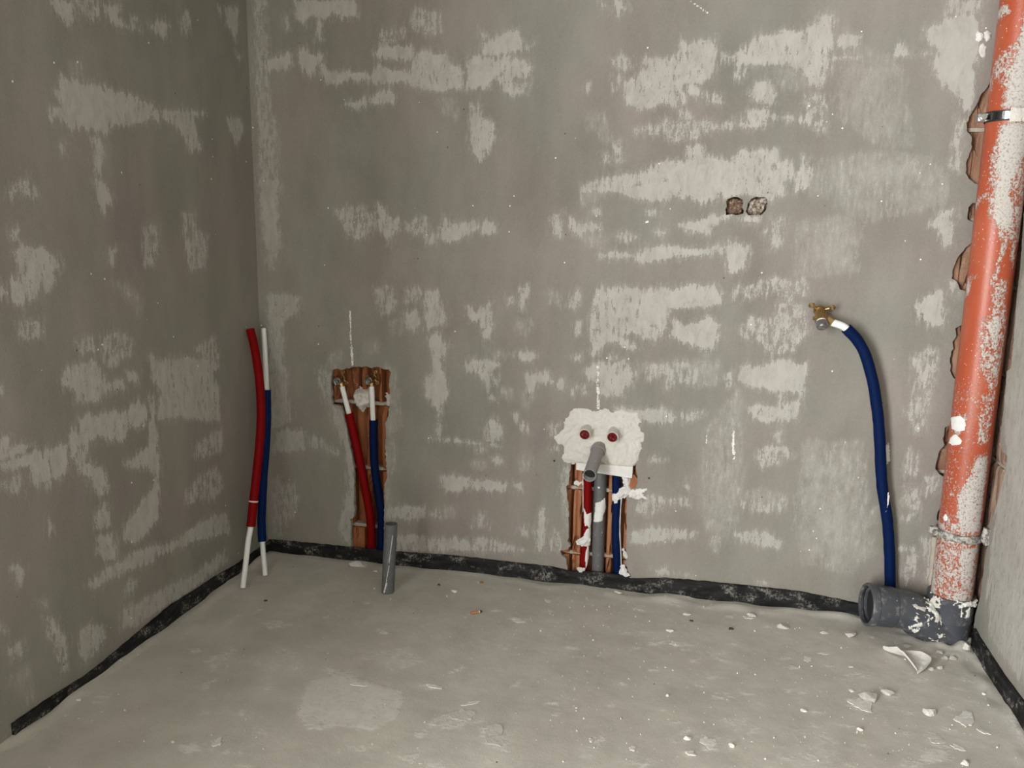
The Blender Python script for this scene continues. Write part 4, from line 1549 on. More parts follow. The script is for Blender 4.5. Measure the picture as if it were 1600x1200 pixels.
# --- grey waste pipe: riser in the chase and stub pointing out of the patch
wb = on_y(936, 699, D)
we = on_y(921, 743, 2.425)
t = empty('waste_pipe', on_y(934, 890, D + .02), 'grey waste pipe rising in the middle chase and poking out of the gypsum', 'pipe')
ax = unit(we - wb)
so = tube_obj('outlet_stub', [wb - ax * .02, wb + (we - wb) * .5, we], .0202, MAT_GREY_LT, t, 28, inner=.0178)
nv_ = unit(np.array((.12, -.95, .29)) * .42 + ax * .58)        # sawn off at a slant
for v in so.data.vertices:
    q = np.array(v.co) - we
    if abs(np.dot(q, ax)) < .004:
        q = q - ax * np.dot(q, ax)
        v.co = tuple(we + q - ax * (np.dot(q, nv_) / np.dot(ax, nv_)))
bm = bmesh.new(); cyl_bm(bm, we - ax * .0100, we - ax * .0095, .0179, .0179, 24); bm_obj('bore_shade_disc', bm, MAT_BORE_SHADE, t, True)  # dark disc just inside the mouth paints the pipe's inner shade
tube_obj('stub_collar', [wb - ax * .004, wb + ax * .018], .0245, MAT_GREY_LT, t, 28, inner=.0203)
riser_px = px_poly("939,728 937.5,760 936,810 934.5,860 934,900")
rp = px_path(riser_px, D + .030, D + .026, 14)
tube_obj('riser', rp, .0198, MAT_GREY, t, 26, wob=.01)

tr = empty('insulated_pipe', on_y(912, 890, D + .02), 'red foam-sleeved pipe splashed with gypsum in the middle chase', 'pipe')
red_c = px_path(px_poly("919,728 918.5,760 917.5,800 915.5,840 912.5,870 911.5,898"), D + .022, D + .026, 24)
tube_obj('foam_sleeve', red_c, .0132, MAT_RED, tr, 20, wob=.05, seed=8)
tb = empty('insulated_pipe', on_y(964, 894, D + .02), 'blue foam-sleeved pipe in the middle chase', 'pipe')
blue_c = px_path(px_poly("963,730 963,760 963,800 962.5,840 964,870 964.5,900"), D + .016, D + .022, 24)
tube_obj('foam_sleeve', blue_c, .0136, MAT_BLUE_DK, tb, 20, wob=.06, seed=9)


def cyl_splash(name, parent, cx, cy, r, outline_px, mat, h=.002, seed=0, step=.0028, rough=.0016):
    def m2(px, py):
        p = on_cyl(px, py, cx, cy, r)
        return (math.atan2(p[0] - cx, -(p[1] - cy)) * r, p[2])
    q = np.array([m2(*k) for k in outline_px])
    lo, hi = q.min(0) - .004, q.max(0) + .004
    us, vs = frange(lo[0], hi[0], step), frange(lo[1], hi[1], step)
    U_, V_ = np.meshgrid(us, vs, indexing='ij')
    pts = np.stack([U_.ravel(), V_.ravel()], 1)
    sd = poly_sdf(q, pts)
    V, keep = [], []
    for (s, z), d in zip(pts, sd):
        d += rough * (mnoise.noise(Vector((s * 200, z * 200, seed))) + mnoise.noise(Vector((s * 80, z * 80, seed))))
        rr = r + (min(h, max(0, d) * .9 + .0004) * (1 + .3 * mnoise.noise(Vector((s * 120, z * 120, seed)))) if d > 0 else -.001)
        V.append((cx + math.sin(s / r) * rr, cy - math.cos(s / r) * rr, z)); keep.append(d > -.003)
    m = len(vs)
    Fc = [f for f in ((i * m + j, (i + 1) * m + j, (i + 1) * m + j + 1, i * m + j + 1) for i in range(len(us) - 1) for j in range(m - 1)) if all(keep[k] for k in f)]
    used = sorted(set(k for f in Fc for k in f)); rm = {k: i for i, k in enumerate(used)}
    return mesh(name, [V[k] for k in used], [tuple(rm[k] for k in f) for f in Fc], mat, parent, True)


def at_z(path, z):
    return min(path, key=lambda p: abs(p[2] - z))


zq = b2(936, 797)[1]
c = at_z(rp, zq)
cyl_splash('gypsum_splash', t, c[0], c[1], .0199, px_poly("480,400 570,350 578,430 555,510 550,560 500,575 465,570 475,480", 850, 720, 6), MAT_WHITE, .0022, 1)
cyl_splash('gypsum_splash', t, c[0], c[1], .0199, px_poly("530,700 555,610 552,640 538,712", 850, 720, 6), MAT_WHITE, .0015, 2)
cyl_splash('gypsum_splash', t, at_z(rp, b2(936, 760)[1])[0], at_z(rp, b2(936, 760)[1])[1], .0199, px_poly("500,240 520,238 524,260 505,265", 850, 720, 6), MAT_WHITE, .0015, 3)
for k, (txt, yy) in enumerate((("375,440 400,500 450,475 445,560 430,640 405,600 385,620 375,560", 810), ("385,670 400,640 440,620 440,700 430,790 400,800 360,790 365,720", 838), ("400,800 430,790 425,900 395,1005 390,900", 868))):
    c = at_z(red_c, b2(918, yy)[1])
    cyl_splash('gypsum_splash', tr, c[0], c[1], .0133, px_poly(txt, 850, 720, 6), MAT_WHITE, .0022, 5 + k)
c = at_z(blue_c, b2(963, 775)[1])
cyl_splash('gypsum_splash', tb, c[0], c[1], .0137, px_poly("640,310 720,275 720,350 640,372", 850, 720, 6), MAT_WHITE, .003, 9)
cyl_splash('gypsum_splash', tb, c[0], c[1], .0137, px_poly("655,378 690,375 685,395 660,400", 850, 720, 6), MAT_WHITE, .002, 10)
# gypsum smears over the broken edge, thin smears down the sleeve sides
for k, (txt, by, hh) in enumerate((("966,768 975,765 981,763 986,765 986,773 978,775 968,779", D + .004, .010),
                                   ("984,766 992,765 1000,763 1006,764 1012,763 1011,767 1004,770 1006,774 1013,780 1010,783 1002,778 996,781 988,780 983,776", D, .006),
                                   ("974,741 979,742 982,752 984,764 978,765 975,755", D + .010, .008),
                                   ("898,756 903,757 908,755 909,759 903,760 898,759", D + .018, .004),
                                   ("901,848 908,845 914,842 919,845 917,852 910,855 904,853", D + .010, .010),
                                   ("971,884 976,884 979,893 983,899 978,903 971,899 969,892", D - .004, .007),
                                   ("903,888 912,889 910,895 906,894", D - .006, .004),
                                   ("974,860 978,866 984,872 979,873 975,868", D + .002, .004))):
    dab('gypsum_smear', [b2(*q) for q in px_poly(txt)], by, hh, MAT_WHITE if k < 6 else MAT_GYPSUM, wall_back, 30 + k, step=.0022, swirl=.005)
for k, (txt, ya, yb, rr) in enumerate((("971,778 969.5,800 968.5,830 970,860 971,890", D + .010, D + .012, .0024), ("911,740 911,770 911,800", D + .018, D + .020, .0022))):
    pth = px_path(px_poly(txt), ya, yb, 24)
    tube_obj('gypsum_smear', pth, [rr * (.8 + .5 * mnoise.noise(Vector((j * .4, k, 0)))) for j in range(len(pth))], MAT_GYPSUM, wall_back, 8, wob=.2, seed=k)
# bare clay shard at the right edge of the chase
V = [(u, D - .002 + d, z) for d in (0, .012) for u, z in [b2(*q) for q in px_poly("985,745 990,741 995,746 996,755 992,763 984,763")]]
mesh('brick', V, [tuple(range(6))[::-1], tuple(range(6, 12))] + [(k, (k + 1) % 6, 6 + (k + 1) % 6, 6 + k) for k in range(6)], MAT_CLAY, wall_back)

# --- washing-machine tap connection on the right
t = empty('tap_connection', on_y(1391, 915, D - .04), 'brass elbow on a white pipe in a curving blue sleeve, right of the wall', 'pipe')
t['label'] = 'curved blue foam-sleeved pipe rising behind the grey branch to a brass elbow'
p0 = on_y(1281, 484, D - .030)
e = elbow(t, p0, (.06, -.74, -.67), (.80, -.10, -.50), 1.42, spin=.85)
sl = px_poly("1322,513 1338,529.5 1350,550 1358,574 1364.5,600 1369.5,632 1373,662 1375,695 1376.5,735 1379,765 1384,795 1387.5,825 1389.5,855 1390.5,885 1391,942")
sp = px_path(sl, D - .060, D - .0185, 70)
tube_obj('white_pipe', smooth_path([e - unit((.8, -.1, -.5)) * .006, sp[0], sp[8], sp[14]], 20), .0108, MAT_PEX, t)
tube_obj('foam_sleeve', sp, .0155, MAT_BLUE_DK, t, 24, inner=.0132, wob=.07, seed=12)
c = sp[-1]
c = min(sp, key=lambda p: abs(p[2] - b2(1386, 800)[1]))
cyl_splash('gypsum_splash', t, c[0], c[1], .0166, px_poly("1386,772 1388,770 1388.5,782 1385,803 1383.5,800"), MAT_WHITE, .0015, 13)

# ------------------------------------------------------------------ orange soil pipe in the right corner
PCX, PCY, PR = .755, 2.46, .055
t = empty('soil_pipe', (PCX, PCY, .10), 'orange plastic soil pipe spattered with plaster in the right corner', 'pipe')


def p2(px, py):
    p = on_cyl(px, py, PCX, PCY, PR)
    return (math.atan2(p[0] - PCX, -(p[1] - PCY)) * PR, p[2])


SOIL_SPLASH = parse("""
Z S 1 1612,0 1600,25 1594,60 1578,108 1572,130 1567,168 1600,175 1640,175 1640,0
Z M 1 1554,22 1560,14 1574,10 1576,20 1560,30 1552,42
Z W 1 1560,90 1600,60 1590,110 1570,135 1560,125 1550,115
Z W 1 1545,120 1551,120 1549,140 1542,145
Z S 1 1564,195 1558,230 1556,250 1558,270 1552,296 1552,318 1549,334 1554,348 1568,360 1580,362 1584,350 1584,320 1578,300 1584,280 1594,266 1603,230 1605,190
Z W 1 1550,240 1570,200 1600,250 1595,380 1565,375 1545,330
Z M 1 1524,322 1527,313 1536,305 1550,303 1550,306 1538,309 1530,316 1526,326
Z S 1 1551,446 1558,412 1560,416 1556,444
Z W .9 1570,368 1576,372 1566,402 1560,410
Z M 1 1580,400 1584,372 1587,372 1583,420
Z M 1 1512,434 1525,432 1516,438 1515,455 1508,466 1511,445
Z W 1 1534,500 1552,490 1568,472 1572,510 1566,550 1558,600 1548,612 1538,588 1534,570 1532,530
Z M 1 1542,505 1552,494 1564,490 1564,520 1556,545 1546,540
Z W 1 1536,620 1554,612 1550,640 1542,690 1528,696 1532,650
Z W 1 1550,430 1572,440 1568,480 1552,490
Z M 1 1526,712 1544,710 1540,750 1536,784 1532,828 1498,832 1496,792 1496,774 1504,760 1518,740
Z S 1 1508,770 1525,760 1526,800 1515,825 1503,825 1502,790
Z M 1 1474,806 1480,803 1481,812 1476,815
Z W 1 1464,812 1535,812 1532,862 1455,862
Z W 1 1462,850 1532,850 1516,955 1450,965
Z M 1 1498,852 1530,854 1522,880 1518,920 1500,920 1498,880
Z M 1 1455,840 1464,845 1462,900 1458,960 1450,965
Z M 1 1490,925 1518,920 1512,962 1480,955
Z F 1 1464,600 1530,600 1500,820 1462,820
Z W 1 1493,652 1508,648 1510,660 1490,690
""", p2)
ns, zs_ = 96, frange(.085, ZC, .0085)
V, sp2 = [], []
for z in zs_:
    for k in range(ns):
        th = -math.pi + 2 * math.pi * k / ns
        V.append((PCX + math.sin(th) * PR, PCY - math.cos(th) * PR, z)); sp2.append((th * PR, z))
Fc = [(i * ns + k, i * ns + (k + 1) % ns, (i + 1) * ns + (k + 1) % ns, (i + 1) * ns + k) for i in range(len(zs_) - 1) for k in range(ns)]
o = mesh('pipe_wall', V, Fc, MAT_SOIL, t, True)
val, _, _ = field(SOIL_SPLASH, np.array(sp2))
add_attr(o, 'patch', val)
for k, txt in enumerate(("230,960 300,950 335,975 345,1020 335,1065 280,1070 235,1050 232,1000", "225,1120 260,1090 300,1120 315,1150 300,1175 240,1178 215,1160")):
    o = cyl_splash('gypsum_spot', t, PCX, PCY, PR, px_poly(txt, 1440, 460, 5), MAT_WHITE, .0018, 20 + k, .0022, .0008)
    o['label'] = 'smooth white gypsum spot'
cyl_splash('gypsum_spot', t, PCX, PCY, PR, px_poly("165,640 185,615 205,640 195,670 175,665", 1440, 680, 5), MAT_WHITE, .0012, 24, .0022, .0008)


def clamp(zc, lab, crust, tilt, side):
    t = empty('pipe_clamp', (PCX, PCY, zc), lab, 'pipe clamp')
    n = 64

    def band(name, r0, r1, h, mat, round_=False):
        V, Fc = [], []
        prof = [(r1, -h / 2), (r1, h / 2), (r0, h / 2), (r0, -h / 2)] if not round_ else \
            [((r0 + r1) / 2 + (r1 - r0) / 2 * math.cos(a), h / 2 * math.sin(a)) for a in [2 * math.pi * j / 10 for j in range(10)]]
        m = len(prof)
        for k in range(n):
            th = 2 * math.pi * k / n
            wb_ = 1 + (.05 * mnoise.noise(Vector((th * 5, zc, 0))) if round_ else 0)
            for r, dz in prof:
                rr = PR + (r - PR) * (wb_ if r > PR + .004 else 1) + (.0025 * mnoise.noise(Vector((math.cos(th) * 6, math.sin(th) * 6, dz * 200))) if round_ else 0)
                V.append((PCX + math.sin(th) * rr, PCY - math.cos(th) * rr, zc + dz * wb_ + tilt * math.sin(th)))
        for k in range(n):
            for j in range(m):
                Fc.append((k * m + j, ((k + 1) % n) * m + j, ((k + 1) % n) * m + (j + 1) % m, k * m + (j + 1) % m))
        return mesh(name, V, Fc, mat, t, round_)
    if crust:
        band('band', PR - .001, PR + .0085, .022, MAT_CRUST, True)
    else:
        band('rubber_lining', PR - .0005, PR + .0035, .026, MAT_RUBBER)
        band('band', PR + .002, PR + .0050, .019, MAT_STEEL_DK)
    # lugs and bolts either side
    for sgn in (-1, 1):
        cx = PCX + sgn * (PR + .012)
        cz = zc + tilt * sgn
        bm = bmesh.new()
        for yy in (-.006, .005):
            v, f = box_vf(cx - .012, cx + .012, PCY + yy - .0025, PCY + yy + .0025, cz - .011, cz + .011)
            vs = [bm.verts.new(q) for q in v]
            for q in f: bm.faces.new([vs[i] for i in q])
        bmesh.ops.bevel(bm, geom=bm.edges[:], offset=.0015, segments=1, affect='EDGES')
        lug = bm_obj('lug', bm, MAT_CRUST if crust else MAT_STEEL, t)
        bm = bmesh.new()
        cyl_bm(bm, (cx, PCY - .024, cz), (cx, PCY - .012, cz), .0075, .0075, 6)
        cyl_bm(bm, (cx, PCY - .012, cz), (cx, PCY + .014, cz), .004, .004, 12)
        bm_obj('bolt', bm, MAT_CRUST if crust else MAT_STEEL, lug, True)
    return t


cz = on_cyl(1565, 180, PCX, PCY, PR + .004)[2]
uc = clamp(cz, 'shiny steel pipe clamp with black rubber high on the orange pipe', False, 0.0, 1)
UPPER_CZ = cz
cz = on_cyl(1497, 843, PCX, PCY, PR + .006)[2]
clamp(cz, 'plaster-crusted pipe clamp low on the orange pipe', True, -.002, 1)

# gypsum lumps stuck to the wall beside the pipe
for k, txt in enumerate(("1523,53 1527,48 1533,48 1538,52 1538,60 1533,64 1526,63 1522,58", "1538,50 1544,47 1550,52 1548,62 1541,66 1538,60", "1531,70 1538,66 1542,74 1540,88 1533,90 1529,80")):
    dab('gypsum_lump', [b2(*q) for q in px_poly(txt)], D, .009 - .002 * k, MAT_WHITE if k == 0 else MAT_GYPSUM, wall_back, 50 + k, step=.0022, swirl=.005)
pth = px_path(px_poly("1461,838 1459,870 1457,900 1455,930 1452,962"), D - .006, D - .006, 24)
o = tube_obj('plaster_fillet', pth, [.010 + .002 * math.sin(j * 1.1) for j in range(len(pth))], MAT_MORTAR, wall_back, 12, wob=.4, seed=3)
pth = px_path(px_poly("1545,826 1541,838 1543,850"), 2.40, 2.40, 10)
tube_obj('gypsum_lump', pth, .011, MAT_CRUST, wall_right, 10, wob=.4, seed=4)

# --- grey branch fitting at the foot of the soil pipe
t = empty('pipe_branch', (PCX, PCY, 0), 'dark grey plastic branch fitting at the foot of the orange pipe', 'pipe fitting')
tube_obj('socket', [(PCX, PCY, .062), (PCX, PCY, .118), (PCX, PCY, .122), (PCX, PCY, .136)], [.0610, .0610, .0635, .0635], MAT_GREY_DK, t, 40, inner=.0555)
tube_obj('body', [(PCX, PCY, -.03), (PCX, PCY, .02), (PCX, PCY, .062), (PCX, PCY, .068)], [.0585, .0585, .0585, .061], MAT_GREY_DK, t, 40)
bx = [np.array(q) for q in ((.757, 2.456, .012), (.715, 2.450, .022), (.672, 2.443, .056), (.640, 2.438, .076), (.590, 2.430, .086), (.545, 2.423, .089))]
bpth = smooth_path(bx, 26)
tube_obj('branch', bpth, .0560, MAT_GREY_DK, t, 36)
d1 = unit(bx[3] - bx[2])
tube_obj('seam_ring', [bx[2] + d1 * .004, bx[2] + d1 * .010], .0580, MAT_GREY_DK, t, 40, inner=.0555)
d2 = unit(bx[5] - bx[4])
m0 = bx[5] + d2 * .0
sk = tube_obj('branch_socket', [m0 - d2 * .050, m0 - d2 * .046, m0 + d2 * .004, m0 + d2 * .006, m0 + d2 * .022, m0 + d2 * .026], [.0565, .0585, .0585, .0615, .0625, .0600], MAT_GREY_DK, t, 44, inner=[.0540] * 6)
bm = bmesh.new(); torus_bm(bm, m0 + d2 * .017, d2, .0530, .0030, 44, 8); bm_obj('rubber_seal', bm, MAT_RUBBER, sk, True)
bm = bmesh.new(); cyl_bm(bm, m0 + d2 * .001, m0 + d2 * .003, .0541, .0541, 36); bm_obj('bore_shade_disc', bm, MAT_BORE_SHADE, sk, True)  # dark disc gives the socket's inside its shade by colour
# plaster stuck on the branch: low crusts that follow the curved surface
def path_crust(parent, path, r, s0, s1, a0, a1, h, mat, seed, thr=.0):
    """crust over part of a swept tube; s along the path (m), a around it (rad, 0 = towards the room, + = up)"""
    P = [np.array(q) for q in path]
    L = np.cumsum([0] + [np.linalg.norm(b - a) for a, b in zip(P[:-1], P[1:])])
    nS, nA = max(6, int((s1 - s0) / .0017)), max(8, int((a1 - a0) * r / .0017))
    V, keep = [], []
    for i in range(nS + 1):
        s = s0 + (s1 - s0) * i / nS
        k = min(len(P) - 2, max(0, int(np.searchsorted(L, s)) - 1))
        f = (s - L[k]) / (L[k + 1] - L[k])
        c = P[k] + (P[k + 1] - P[k]) * f
        tg = unit(P[min(k + 2, len(P) - 1)] - P[max(k - 1, 0)])
        up = unit(np.array([0, 0, 1.]) - tg * tg[2]); fr = np.cross(tg, up)
        if fr[1] > 0: fr = -fr
        for j in range(nA + 1):
            a = a0 + (a1 - a0) * j / nA
            e = 1 - max(abs(2 * i / nS - 1), abs(2 * j / nA - 1)) ** 2
            d = e * .9 - .55 + .9 * mnoise.noise(Vector((s * 60, a * 4, seed))) + .5 * mnoise.noise(Vector((s * 170, a * 11, seed))) - thr
            rr = r + (h * min(1, d * 2.5) * (1 + .4 * mnoise.noise(Vector((s * 200, a * 14, seed + 5)))) if d > 0 else -.0012)
            V.append(c + (fr * math.cos(a) + up * math.sin(a)) * rr); keep.append(d > -.12)
    m = nA + 1
    Fc = [f for f in ((i * m + j, (i + 1) * m + j, (i + 1) * m + j + 1, i * m + j + 1) for i in range(nS) for j in range(nA)) if all(keep[q] for q in f)]
    used = sorted(set(k for f in Fc for k in f)); rm = {k: i for i, k in enumerate(used)}
    if used: mesh('plaster_crust', [V[k] for k in used], [tuple(rm[k] for k in f) for f in Fc], mat, parent, True)


rev = bpth
path_crust(t, rev, .0562, .085, .130, .2, 1.9, .007, MAT_CHIP2, 1)
path_crust(t, rev, .0562, .095, .150, -1.0, .4, .004, MAT_CHIP2, 2, .1)
path_crust(t, rev, .0562, .060, .100, .3, 1.3, .004, MAT_CHIP, 3, .1)
path_crust(t, rev, .0562, .030, .075, -.6, .5, .003, MAT_CHIP, 4, .2)
path_crust(t, rev, .0562, .120, .165, .3, 1.2, .002, MAT_CHIP, 6, .25)
vert = [np.array((PCX, PCY, z)) for z in np.linspace(.0, .14, 12)]


def ring_crust(parent, r, z0, z1, th0, th1, h, mat, seed, thr=.0):
    nT, nZ = int((th1 - th0) * r / .0018), int((z1 - z0) / .0018)
    V, keep = [], []
    for i in range(nT + 1):
        th = th0 + (th1 - th0) * i / nT
        for j in range(nZ + 1):
            z = z0 + (z1 - z0) * j / nZ
            e = 1 - max(abs(2 * i / nT - 1), abs(2 * j / nZ - 1)) ** 2
            d = e * .9 - .5 + .9 * mnoise.noise(Vector((th * 4, z * 60, seed))) + .5 * mnoise.noise(Vector((th * 11, z * 170, seed))) - thr
            rr = r + (h * min(1, d * 2.5) * (1 + .4 * mnoise.noise(Vector((th * 14, z * 200, seed)))) if d > 0 else -.0012)
            V.append((PCX + math.sin(th) * rr, PCY - math.cos(th) * rr, z)); keep.append(d > -.12)
    m = nZ + 1
    Fc = [f for f in ((i * m + j, (i + 1) * m + j, (i + 1) * m + j + 1, i * m + j + 1) for i in range(nT) for j in range(nZ)) if all(keep[q] for q in f)]
    used = sorted(set(k for f in Fc for k in f)); rm = {k: i for i, k in enumerate(used)}
    if used: mesh('plaster_crust', [V[k] for k in used], [tuple(rm[k] for k in f) for f in Fc], mat, parent, True)


ring_crust(uc, .0602, UPPER_CZ - .018, UPPER_CZ + .018, -.30, 1.3, .003, MAT_CHIP, 7, -.8)
ring_crust(t, .0636, .118, .142, -.2, 1.3, .006, MAT_CHIP2, 1, -.1)
ring_crust(t, .0612, .085, .122, .1, .7, .002, MAT_CHIP2, 2, .05)
ring_crust(t, .0636, .100, .142, -1.3, -.6, .004, MAT_CHIP, 3, .0)

# ------------------------------------------------------------------ debris on the floor
def lump(name, px, py, w_px, h_px, lab, mat=MAT_CHIP, seed=0, elong=.75, rot=0.0, cat='debris', hfac=.62, sub=2):
    p = on_z(px, py + h_px * .42)
    mpp = px_size(px, py, p[1])
    w, h = w_px * mpp, h_px * mpp * hfac
    rg = random.Random(seed * 13 + 5)
    bm = bmesh.new()
    for k in range(22):
        u = Vector((rg.gauss(0, 1), rg.gauss(0, 1), rg.gauss(0, 1))).normalized()
        rr = .75 + .35 * rg.random()
        bm.verts.new((u.x * w / 2 * rr, u.y * w * elong / 2 * rr, max(-.35, u.z) * h * .62 * rr + h * .30))
    bmesh.ops.convex_hull(bm, input=bm.verts[:])
    for v in [v for v in bm.verts if not v.link_faces]: bm.verts.remove(v)
    bmesh.ops.triangulate(bm, faces=bm.faces[:])
    bmesh.ops.subdivide_edges(bm, edges=bm.edges[:], cuts=1, use_grid_fill=True)
    for v in bm.verts:
        n = mnoise.noise(v.co * (2.2 / max(w, .004)) + Vector((seed, 0, 0)))
        v.co *= 1 + .16 * n
    z0 = min(v.co.z for v in bm.verts)
    M = Matrix.Rotation(rot, 3, 'Z')
    for v in bm.verts:
        v.co.z -= z0
        v.co = M @ v.co
    o = bm_obj(name, bm, mat)
    o.location = (float(p[0]), float(p[1]), floor_z(p[0], p[1]) - .0008)
    return tag(o, lab, cat)


def flake(name, px, py, w_px, h_px, lab, mat=MAT_CHIP2, seed=0, rot=0.0, curl=.006, thick=.004, cat='debris', elev=.43):
    p = on_z(px, py)
    mpp = px_size(px, py, p[1])
    w, d = w_px * mpp, h_px * mpp / elev
    rg = random.Random(seed * 7 + 1)
    n = 24
    ring = []
    for k in range(n):
        a = 2 * math.pi * k / n
        rr = .82 + .55 * mnoise.noise(Vector((math.cos(a) * 1.1, math.sin(a) * 1.1, seed * 3.7))) + .30 * mnoise.noise(Vector((math.cos(a) * 3.2, math.sin(a) * 3.2, seed * 1.7))) + .08 * (rg.random() - .5)
        ring.append((math.cos(a) * w / 2 * rr, math.sin(a) * d / 2 * rr))
    V, Fc = [], []
    thick *= .65
    curl *= .45

    def zc(x, y): return curl * ((2 * x / w) ** 2 * .6 + (2 * y / d) ** 2) * .5 + .25 * curl * mnoise.noise(Vector((x * 60, y * 60, seed)))
    for lay in (0, 1):
        for f_ in (1.0, .55):
            for x, y in ring:
                x2, y2 = x * f_, y * f_
                V.append((x2, y2, zc(x2, y2) + lay * thick * (1 if f_ < 1 else .8)))
        V.append((0, 0, zc(0, 0) + lay * thick))
    L = 2 * n + 1
    for lay in (0, 1):
        b = lay * L
        for k in range(n):
            k2 = (k + 1) % n
            q = (b + k, b + k2, b + n + k2, b + n + k)
            t3 = (b + n + k, b + n + k2, b + 2 * n)
            Fc += [q, t3] if lay else [q[::-1], t3[::-1]]
    for k in range(n):
        k2 = (k + 1) % n
        Fc.append((k, k2, L + k2, L + k))
    M = Matrix.Rotation(rot, 3, 'Z')
    V = [tuple(M @ Vector(v)) for v in V]
    z0 = min(v[2] for v in V)
    V = [(a, b, c - z0) for a, b, c in V]
    o = mesh(name, V, Fc, mat)
    o.location = (float(p[0]), float(p[1]), floor_z(p[0], p[1]) - .0008)
    return tag(o, lab, cat)


# large curled shard in front of the branch
A_, B_ = on_z(1381, 1015), on_z(1434, 1055)
C_ = on_z(1432, 1034)
Lv = B_ - A_
nrm_ = unit(np.array([-Lv[1], Lv[0], 0])) if np.dot(np.array([-Lv[1], Lv[0]]), (C_ - A_)[:2]) > 0 else unit(np.array([Lv[1], -Lv[0], 0]))
V = []
ni, nj = 22, 12
for lay in (0, 1):
    for i in range(ni + 1):
        s = i / ni
        wd = .004 + 0.066 * max(0, math.sin(math.pi * s ** 1.5)) ** .55 * min(1, s * 2.2)
        for j in range(nj + 1):
            q = j / nj
            jit = .0025 * mnoise.noise(Vector((s * 9, q * 9, 3)))
            z = .004 + .030 * (1 - q) ** 3 * (.25 + .75 * math.sin(math.pi * min(1, s * .85 + .12))) * min(1, .2 + s * 2) + .020 * q ** 2.4 * min(1, wd / .05) + jit
            p = A_ + Lv * s + nrm_ * (q * wd - .004) + (B_ - A_) * .06 * q * math.sin(math.pi * s)
            V.append((p[0], p[1], z + lay * (.0045 + .002 * (1 - q))))
m = nj + 1
Fc = []
for lay in (0, 1):
    b = lay * (ni + 1) * m
    for i in range(ni):
        for j in range(nj):
            f = (b + i * m + j, b + (i + 1) * m + j, b + (i + 1) * m + j + 1, b + i * m + j + 1)
            Fc.append(f if lay else f[::-1])
b = (ni + 1) * m
for i in range(ni):
    for j in (0, nj): Fc.append((i * m + j, (i + 1) * m + j, b + (i + 1) * m + j, b + i * m + j))
for j in range(nj):
    for i in (0, ni): Fc.append((i * m + j, i * m + j + 1, b + i * m + j + 1, b + i * m + j))
bm = bmesh.new()
vs = [bm.verts.new(tuple(map(float, v))) for v in V]
for f in Fc: bm.faces.new([vs[i] for i in f])
ct = (A_ + B_) / 2
for v in bm.verts: v.co -= Vector((ct[0], ct[1], .004))
o = bm_obj('plaster_shard', bm, MAT_CHIP2, None, True)
o.location = (ct[0], ct[1], .002)
tag(o, 'large curled leaf-shaped plaster shard on the floor before the grey branch', 'debris')

lump('mortar_lump', 1357, 1081, 32, 26, 'craggy mortar lump below the curled plaster shard', MAT_CRUMB, 1, .8)
lump('mortar_lump', 1384, 1077, 32, 14, 'long bent mortar piece touching the craggy lump', MAT_CHIP, 2, .45, -.5)
flake('plaster_flake', 1345, 1101, 40, 20, 'flat oval plaster flake below the craggy mortar lump', MAT_CHIP2, 3, .1, .004, .003)
lump('pebble', 1452, 1107, 22, 18, 'rounded pale plaster pebble lying alone near the lower right corner', MAT_CHIP, 4, .8)
flake('plaster_flake', 1507, 1124, 30, 22, 'ragged plaster flake with a tail near the right edge strip', MAT_CHIP2, 5, -.5, .008)
flake('plaster_sliver', 1535, 1143, 24, 4, 'thin plaster sliver trailing from the ragged flake', MAT_CHIP2, 6, -.55, .002, .003)
lump('plaster_chip', 1331, 1077, 12, 7, 'small plaster chip left of the craggy mortar lump', MAT_CHIP2, 7)
lump('plaster_chip', 1343, 1137, 10, 10, 'small upright plaster chip below the oval flake', MAT_CHIP2, 8, .6)
lump('mortar_block', 1224, 975, 24, 12, 'oblong mortar piece near the back strip left of the branch', MAT_CHIP, 9, .5, .1)
lump('mortar_lump', 1330, 987, 20, 17, 'layered mortar lump on the floor left of the branch socket', MAT_CRUMB, 10)
lump('plaster_chip', 1288, 986, 13, 8, 'plaster chip between the oblong mortar piece and layered lump', MAT_CHIP, 11)
lump('plaster_chip', 1174, 958, 17, 9, 'plaster chip against the back strip left of the oblong piece', MAT_CHIP, 12)
flake('plaster_flake', 1170, 965, 18, 5, 'thin flake lying below the chip at the back strip', MAT_CHIP2, 13, 0, .003)
lump('plaster_chip', 1074, 957, 15, 8, 'plaster chip on the floor below the right of the middle chase', MAT_CHIP, 14)
lump('dark_crumb', 1080, 968, 8, 6, 'dark crumb beside the plaster chip below the middle chase', MAT_ASH, 15)
lump('dark_crumb', 1142, 981, 10, 6, 'dark crumb on the floor left of the oblong mortar piece', MAT_ASH, 16)
lump('plaster_chip', 966, 924, 16, 8, 'pale chip at the back strip under the middle chase', MAT_CHIP, 17, .5)
lump('plaster_chip', 1047, 983, 14, 8, 'small plaster chip left of the dark crumb, mid floor', MAT_CHIP2, 18, .6)
flake('plaster_flake', 1054, 1006, 18, 6, 'flat pale flake below the small mid-floor chips', MAT_CHIP2, 19, 0, .002, .002)
lump('plaster_chip', 1042, 1084, 7, 8, 'single white chip standing in the middle of the floor', MAT_CHIP2, 20, .8)
lump('plaster_chip', 1256, 1108, 13, 7, 'plaster chip on open floor left of the upright chip', MAT_CHIP2, 21, .6)
flake('plaster_flake', 1107, 1161, 27, 16, 'flat square-ish plaster flake on the floor at bottom right of centre', MAT_CHIP2, 22, .1, .003, .002)
lump('plaster_chip', 1073, 1150, 14, 11, 'crumbly white chip left of the flat squarish flake', MAT_CHIP2, 23)
flake('plaster_flake', 1078, 1177, 18, 5, 'slim white flake below the crumbly white chip', MAT_CHIP2, 24, 0, .002)
